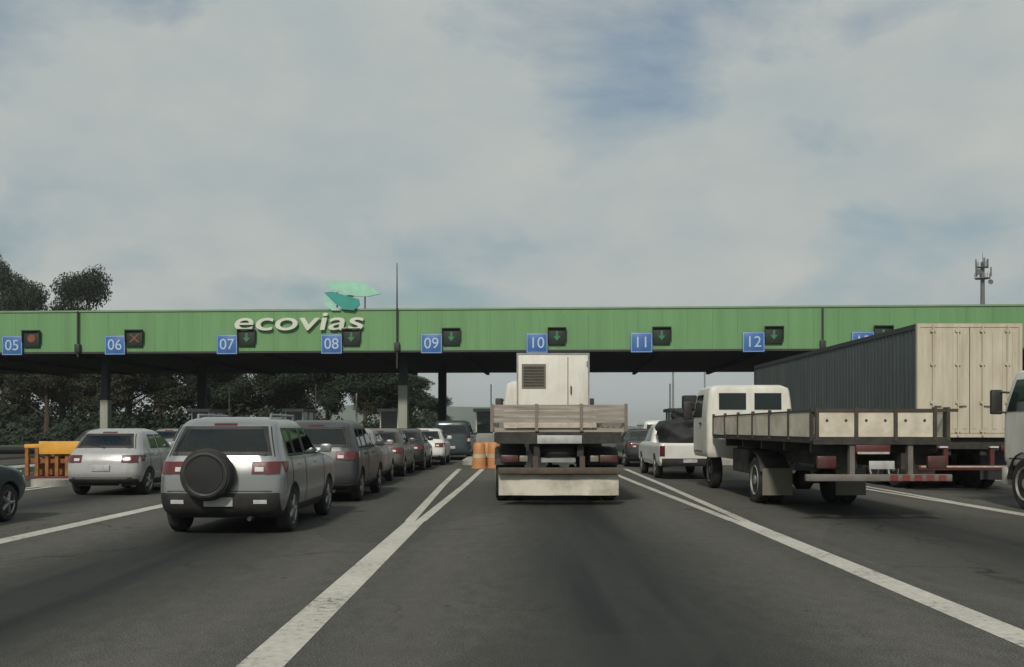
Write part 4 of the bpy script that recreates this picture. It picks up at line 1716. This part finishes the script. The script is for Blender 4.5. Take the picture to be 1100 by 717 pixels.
mb.bm.free()
mb.bm = cs.body(14)
cabp = mb.build('cab', M['white_paint'], t, smooth=32)
m = MB()
cs.patch(m, 'rear', quad(-.6, .6, 1.14, 1.5, .05, .05))
m.build('rear_window', M['glass'], cabp)
for side in ('left', 'right'):
    m = MB()
    cs.patch(m, side, ((2.45, 1.1), (3.6, 1.1), (3.15, 1.52), (2.5, 1.52)))
    m.build('side_window', M['glass'], cabp)
m = MB()
sh.patch(m, 'rear', quad(-.8, .8, .42, .62), off=.05)
m.build('bumper', M['plastic'], t)
m = MB()
m.box(-.2, .2, -.07, -.055, .5, .6)
m.build('number_plate', M['plate'], t)
for s in (-1, 1):
    m = MB()
    a, b = sorted((s * .72, s * .855))
    sh.patch(m, 'rear', quad(a, b, .68, .98), off=.012)
    m.build('tail_light', M['red_lens'], t)
    for y in (1.1, 4.0):
        wheel(t, s * .86, y, .34, .21)


def lump(mb, c, r, seed):
    rnd = random.Random(seed)
    res = bmesh.ops.create_icosphere(mb.bm, subdivisions=4, radius=1.0)
    ph = [rnd.uniform(0, 6) for _ in range(9)]
    for v in res['verts']:
        p = v.co.copy()
        k = 1 + .10 * math.sin(p.x * 4 + ph[0]) * math.sin(p.z * 5 + ph[1]) + .08 * math.sin(p.y * 6 + ph[2] + p.z * 3) + .04 * math.sin(11 * p.x + ph[3]) * math.cos(9 * p.z + ph[4])
        sq = max(abs(p.x), abs(p.y), abs(p.z)) ** -.55
        v.co = Vector((c[0] + p.x * r[0] * k * sq, c[1] + p.y * r[1] * k * sq, c[2] + p.z * r[2] * k * sq))


m = MB()
lump(m, (0, 1.05, 1.35), (.74, .85, .42), 3)
lump(m, (.12, 1.2, 1.82), (.42, .5, .26), 5)
o = m.build('tarped_load', M['tarp'], None, smooth=60, loc=(5.06, 26.9, 0))
tag(o, 'heap under dark tarp in the bed of the small white pickup', 'load')
o = MB().box(-.2, .2, -.2, .2, 0, .42, .04).build('dark_box', M['tarp'], None, loc=(5.25, 28.0, 2.06))
tag(o, 'small dark box strapped on top of the tarped heap', 'box')

make_car('black car ahead of the small white pickup', 'sedan', 'black_paint', (5.1, 35.4, 0), group='vehicles ahead of the stake truck')
make_car('white van with dark windows far ahead of the pickup', 'van', 'white_paint', (6.6, 41.5, 0), group='vehicles ahead of the stake truck', name='van', cat='van')

# ------------------------------------------------------------------ street lamps, antenna tower
lampp = None
for k, (px, Y, h, d) in enumerate(((723, 78, 9.5, 'seen under the canopy right of the loaded flatbed'), (757, 92, 8.5, 'seen under the canopy above the stake truck'), (383, 90, 8, 'standing before the trees on the left'))):
    X = (px - 553) / 1000 * Y
    t = thing('street_lamp', f'thin grey street lamp {d}', 'street lamp', (X, Y, 0), 0, 'street lamps beyond the toll plaza')
    m = MB()
    m.tube((0, 0, 0), (0, 0, h), .11, .06)
    m.tube((0, 0, h - .02), (1.3, 0, h + .3), .045, .04)
    m.build('pole', M['grey_metal'], t)
    m = MB()
    m.box(1.25, 1.95, -.14, .14, h + .24, h + .36, .03)
    m.build('lamp_head', M['grey_metal'], t)

AY = 150
t = thing('antenna_tower', 'grey antenna mast rising behind the canopy above the beige trailer', 'antenna mast', ((1055.5 - 553) / 1000 * AY, AY, 0))
m = MB()
m.tube((0, 0, 0), (0, 0, 28.2), .46, .3, 16)
m.tube((0, 0, 28.2), (0, 0, 29.8), .05, .03, 8)
m.build('pole', M['tower'], t)
for z, r in ((25.6, 1.15), (27.4, .8)):
    m = MB()
    m.lathe([(z, r * .35), (z - .06, r), (z + .06, r), (z + .061, r * .35)], 18, 'Z')
    for k in range(9):
        a = 2 * PI * k / 9
        m.tube((r * math.cos(a), r * math.sin(a), z), (r * math.cos(a), r * math.sin(a), z + .9), .035, .035, 6)
    pl = m.build('platform', M['tower'], t)
for k in range(6):
    a = 2 * PI * k / 6 + .3
    r, z = (1.25, 25.8) if k % 2 else (1.0, 27.3)
    m = MB()
    m.box(-.14, .14, -.08, .08, 0, 1.5, .02)
    m.tube((0, 0, .3), (0, .4, .3), .04)
    o = m.build('panel_antenna', M['tower'], t)
    o.location = (r * math.cos(a), r * math.sin(a), z)
    o.rotation_euler = (0, 0, a + PI / 2)
m = MB()
m.lathe([(0, .05), (.0, .5), (.12, .42), (.2, .1)], 20, 'Y')
o = m.build('dish_antenna', M['tower'], t)
o.location = (-.9, -.4, 26.6)
m = MB()
m.lathe([(0, .05), (.0, .42), (.12, .36), (.2, .1)], 20, 'Y')
o = m.build('dish_antenna', M['tower'], t)
o.location = (1.1, -.4, 25.0)


# ------------------------------------------------------------------ trees
def make_tree(kind, seed):
    rnd = random.Random(seed)
    H = 1.0
    tr = MB()
    base_r = .035
    tr.tube((0, 0, -.03), (.01, .005, .25), base_r, base_r * .75, 9)
    tr.tube((.01, .005, .25), (-.01, .0, .6), base_r * .75, base_r * .4, 8)
    lobes = []
    nl = 15 if kind == 'broad' else 11
    for k in range(nl):
        a = rnd.uniform(0, 2 * PI)
        z = rnd.uniform(.42, .92) if kind == 'broad' else rnd.uniform(.25, .92)
        wmax = .34 if kind == 'broad' else .22
        spread = wmax * math.sqrt(max(.05, 1 - ((z - .6) / .42) ** 2)) * rnd.uniform(.5, 1.0)
        c = Vector((spread * math.cos(a), spread * math.sin(a), z))
        lobes.append((c, rnd.uniform(.10, .17)))
        z0 = max(.2, z - rnd.uniform(.15, .3))
        tr.tube((0, 0, min(z0, .55)), c, base_r * .35, base_r * .1, 6)
    lobes.append((Vector((0, 0, .62)), .2))
    lobes.append((Vector((0.02, 0, .85)), .13))
    bm = bmesh.new()
    for c, r in lobes:
        nleaf = int(1250 * (r / .13) ** 2)
        for _ in range(nleaf):
            d = Vector((rnd.gauss(0, 1), rnd.gauss(0, 1), rnd.gauss(0, 1))).normalized()
            q = rnd.random() ** .45
            p = c + Vector((d.x, d.y, d.z * .75)) * r * q * (1 + .18 * math.sin(d.x * 5 + d.z * 7 + seed))
            s = rnd.uniform(.0065, .0145)
            nrm = (d + Vector((rnd.uniform(-1, 1), rnd.uniform(-1, 1), rnd.uniform(-.3, 1.2)))).normalized()
            u = nrm.orthogonal().normalized()
            v = nrm.cross(u)
            th = rnd.uniform(0, PI)
            uu = u * math.cos(th) + v * math.sin(th)
            vv = nrm.cross(uu)
            vs = [bm.verts.new(p + uu * s * a_ + vv * s * b_ * .6) for a_, b_ in ((-1, 0), (0, -1), (1, 0), (0, 1))]
            bm.faces.new(vs)
    me = bpy.data.meshes.new('crown')
    bm.to_mesh(me)
    bm.free()
    return tr, me


tree_proto = []
for sd, kind, lm in ((1, 'broad', 'leaf'), (2, 'broad', 'leaf'), (3, 'slim', 'leaf'), (4, 'broad', 'leaf_olive'), (5, 'slim', 'leaf_olive')):
    tr, me = make_tree(kind, sd)
    trunk = tr.build('trunk', M['bark'], None)
    me.materials.append(M[lm])
    crown = bpy.data.objects.new('crown', me)
    C.objects.link(crown)
    tree_proto.append((trunk, crown))
used = [False] * 5
# (photo x, distance, height, prototype, label)
TREES = [
    (4, 118, 21.2, 0, 'tallest dark tree above the canopy at the far left edge'),
    (30, 128, 20.2, 2, 'second dark tree above the canopy, left of the lone rounded crown'),
    (88, 125, 20.9, 2, 'lone rounded dark tree rising above the canopy'),
    (-70, 120, 19.0, 0, 'dark tree above the canopy cut off by the left edge'),
    (50, 92, 9.5, 3, 'olive tree seen under the canopy above the yellow topped barrier'),
    (15, 96, 10.5, 2, 'dark tree under the canopy at the left edge, behind the navy car'),
    (100, 105, 11.0, 4, 'olive tree under the canopy behind the pale column on the left'),
    (140, 90, 9.0, 3, 'olive tree under the canopy above the pale silver hatchback'),
    (172, 100, 10.5, 0, 'broad dark tree under the canopy left of the dark column'),
    (215, 94, 9.5, 1, 'broad dark tree under the canopy above the silver sport utility roof'),
    (250, 104, 11.0, 4, 'slim olive tree under the canopy beyond the silver sport utility'),
    (285, 92, 9.0, 0, 'dark tree under the canopy between the silver sport utility and graphite car'),
    (322, 100, 10.0, 3, 'olive tree under the canopy above the graphite car'),
    (352, 94, 8.6, 1, 'dark tree under the canopy left of the thin lamp pole'),
    (412, 88, 8.2, 0, 'dark rounded tree under the canopy left of the pale central column'),
    (440, 104, 8.0, 2, 'slim dark tree just right of the pale central column'),
    (468, 112, 5.6, 1, 'low dark tree at the right end of the tree belt'),
    (392, 110, 8.4, 3, 'olive tree beyond the graphite car, behind the rounded tree'),
    (232, 112, 11.5, 2, 'slim dark tree behind the tree belt above the silver sport utility'),
    (120, 112, 11.5, 2, 'slim dark tree at the back of the belt behind the silver hatchback'),
    (68, 108, 11.5, 1, 'dark tree at the back of the belt above the crash barrier'),
    (308, 116, 11.0, 2, 'slim dark tree at the back of the belt beyond the graphite car'),
]
for i, (px, Y, h, k, lb) in enumerate(TREES):
    X = (px - 553) / 1000 * Y
    e = min(1, max(0, (-8 - X) / 40))
    gz = -.3 + e * max(0, min(3.0, (Y - 82) / 14 * 1.0))
    t = thing('tree', lb, 'tree', (X, Y, gz), random.uniform(0, 6.28), 'trees beyond the toll plaza')
    wf = random.uniform(.95, 1.2) if i > 3 else (.42, .5, .62, .7)[i]
    t.scale = (h * wf, h * wf, h)
    for o in tree_proto[k]:
        c = o if not used[k] else o.copy()
        if used[k]:
            C.objects.link(c)
        c.parent = t
    used[k] = True

# undergrowth below the trees (one uncountable mass)
rnd = random.Random(77)
bm = bmesh.new()
for _ in range(26000):
    px = rnd.uniform(-60, 495)
    Y = rnd.uniform(84, 112)
    X = (px - 553) / 1000 * Y
    e = min(1, max(0, (-8 - X) / 40))
    gz = -.3 + e * max(0, min(3.0, (Y - 82) / 14))
    top = 2.0 + 1.2 * math.sin(X * .45) + .8 * math.sin(X * 1.3 + Y)
    z = gz + rnd.random() ** .8 * max(.6, top)
    s = rnd.uniform(.12, .28)
    nrm = Vector((rnd.uniform(-1, 1), rnd.uniform(-1, .3), rnd.uniform(0, 1))).normalized()
    u = nrm.orthogonal().normalized()
    v = nrm.cross(u)
    vs = [bm.verts.new(Vector((X, Y, z)) + u * s * a + v * s * b * .7) for a, b in ((-1, 0), (0, -1), (1, 0), (0, 1))]
    bm.faces.new(vs)
me = bpy.data.meshes.new('undergrowth')
bm.to_mesh(me)
bm.free()
me.materials.append(M['leaf'])
o = bpy.data.objects.new('undergrowth', me)
C.objects.link(o)
tag(o, 'dark undergrowth below the tree belt', 'undergrowth', kind='stuff')

# ------------------------------------------------------------------ haze
hz = bpy.data.materials.new('haze')
hz.use_nodes = True
t = hz.node_tree
for n in list(t.nodes):
    t.nodes.remove(n)
pv = N(t, 'ShaderNodeVolumePrincipled')
pv.inputs['Color'].default_value = (.9, .93, .92, 1)
pv.inputs['Density'].default_value = 0.00032
pv.inputs['Anisotropy'].default_value = 0.2
om = N(t, 'ShaderNodeOutputMaterial')
L(t, pv.outputs[0], om.inputs['Volume'])
m = MB()
m.box(-4100, 4100, -500, 5100, -4.5, 62)
o = m.build('haze', hz, None, smooth=0)
tag(o, 'thin pale haze over the whole place', 'haze', kind='stuff')
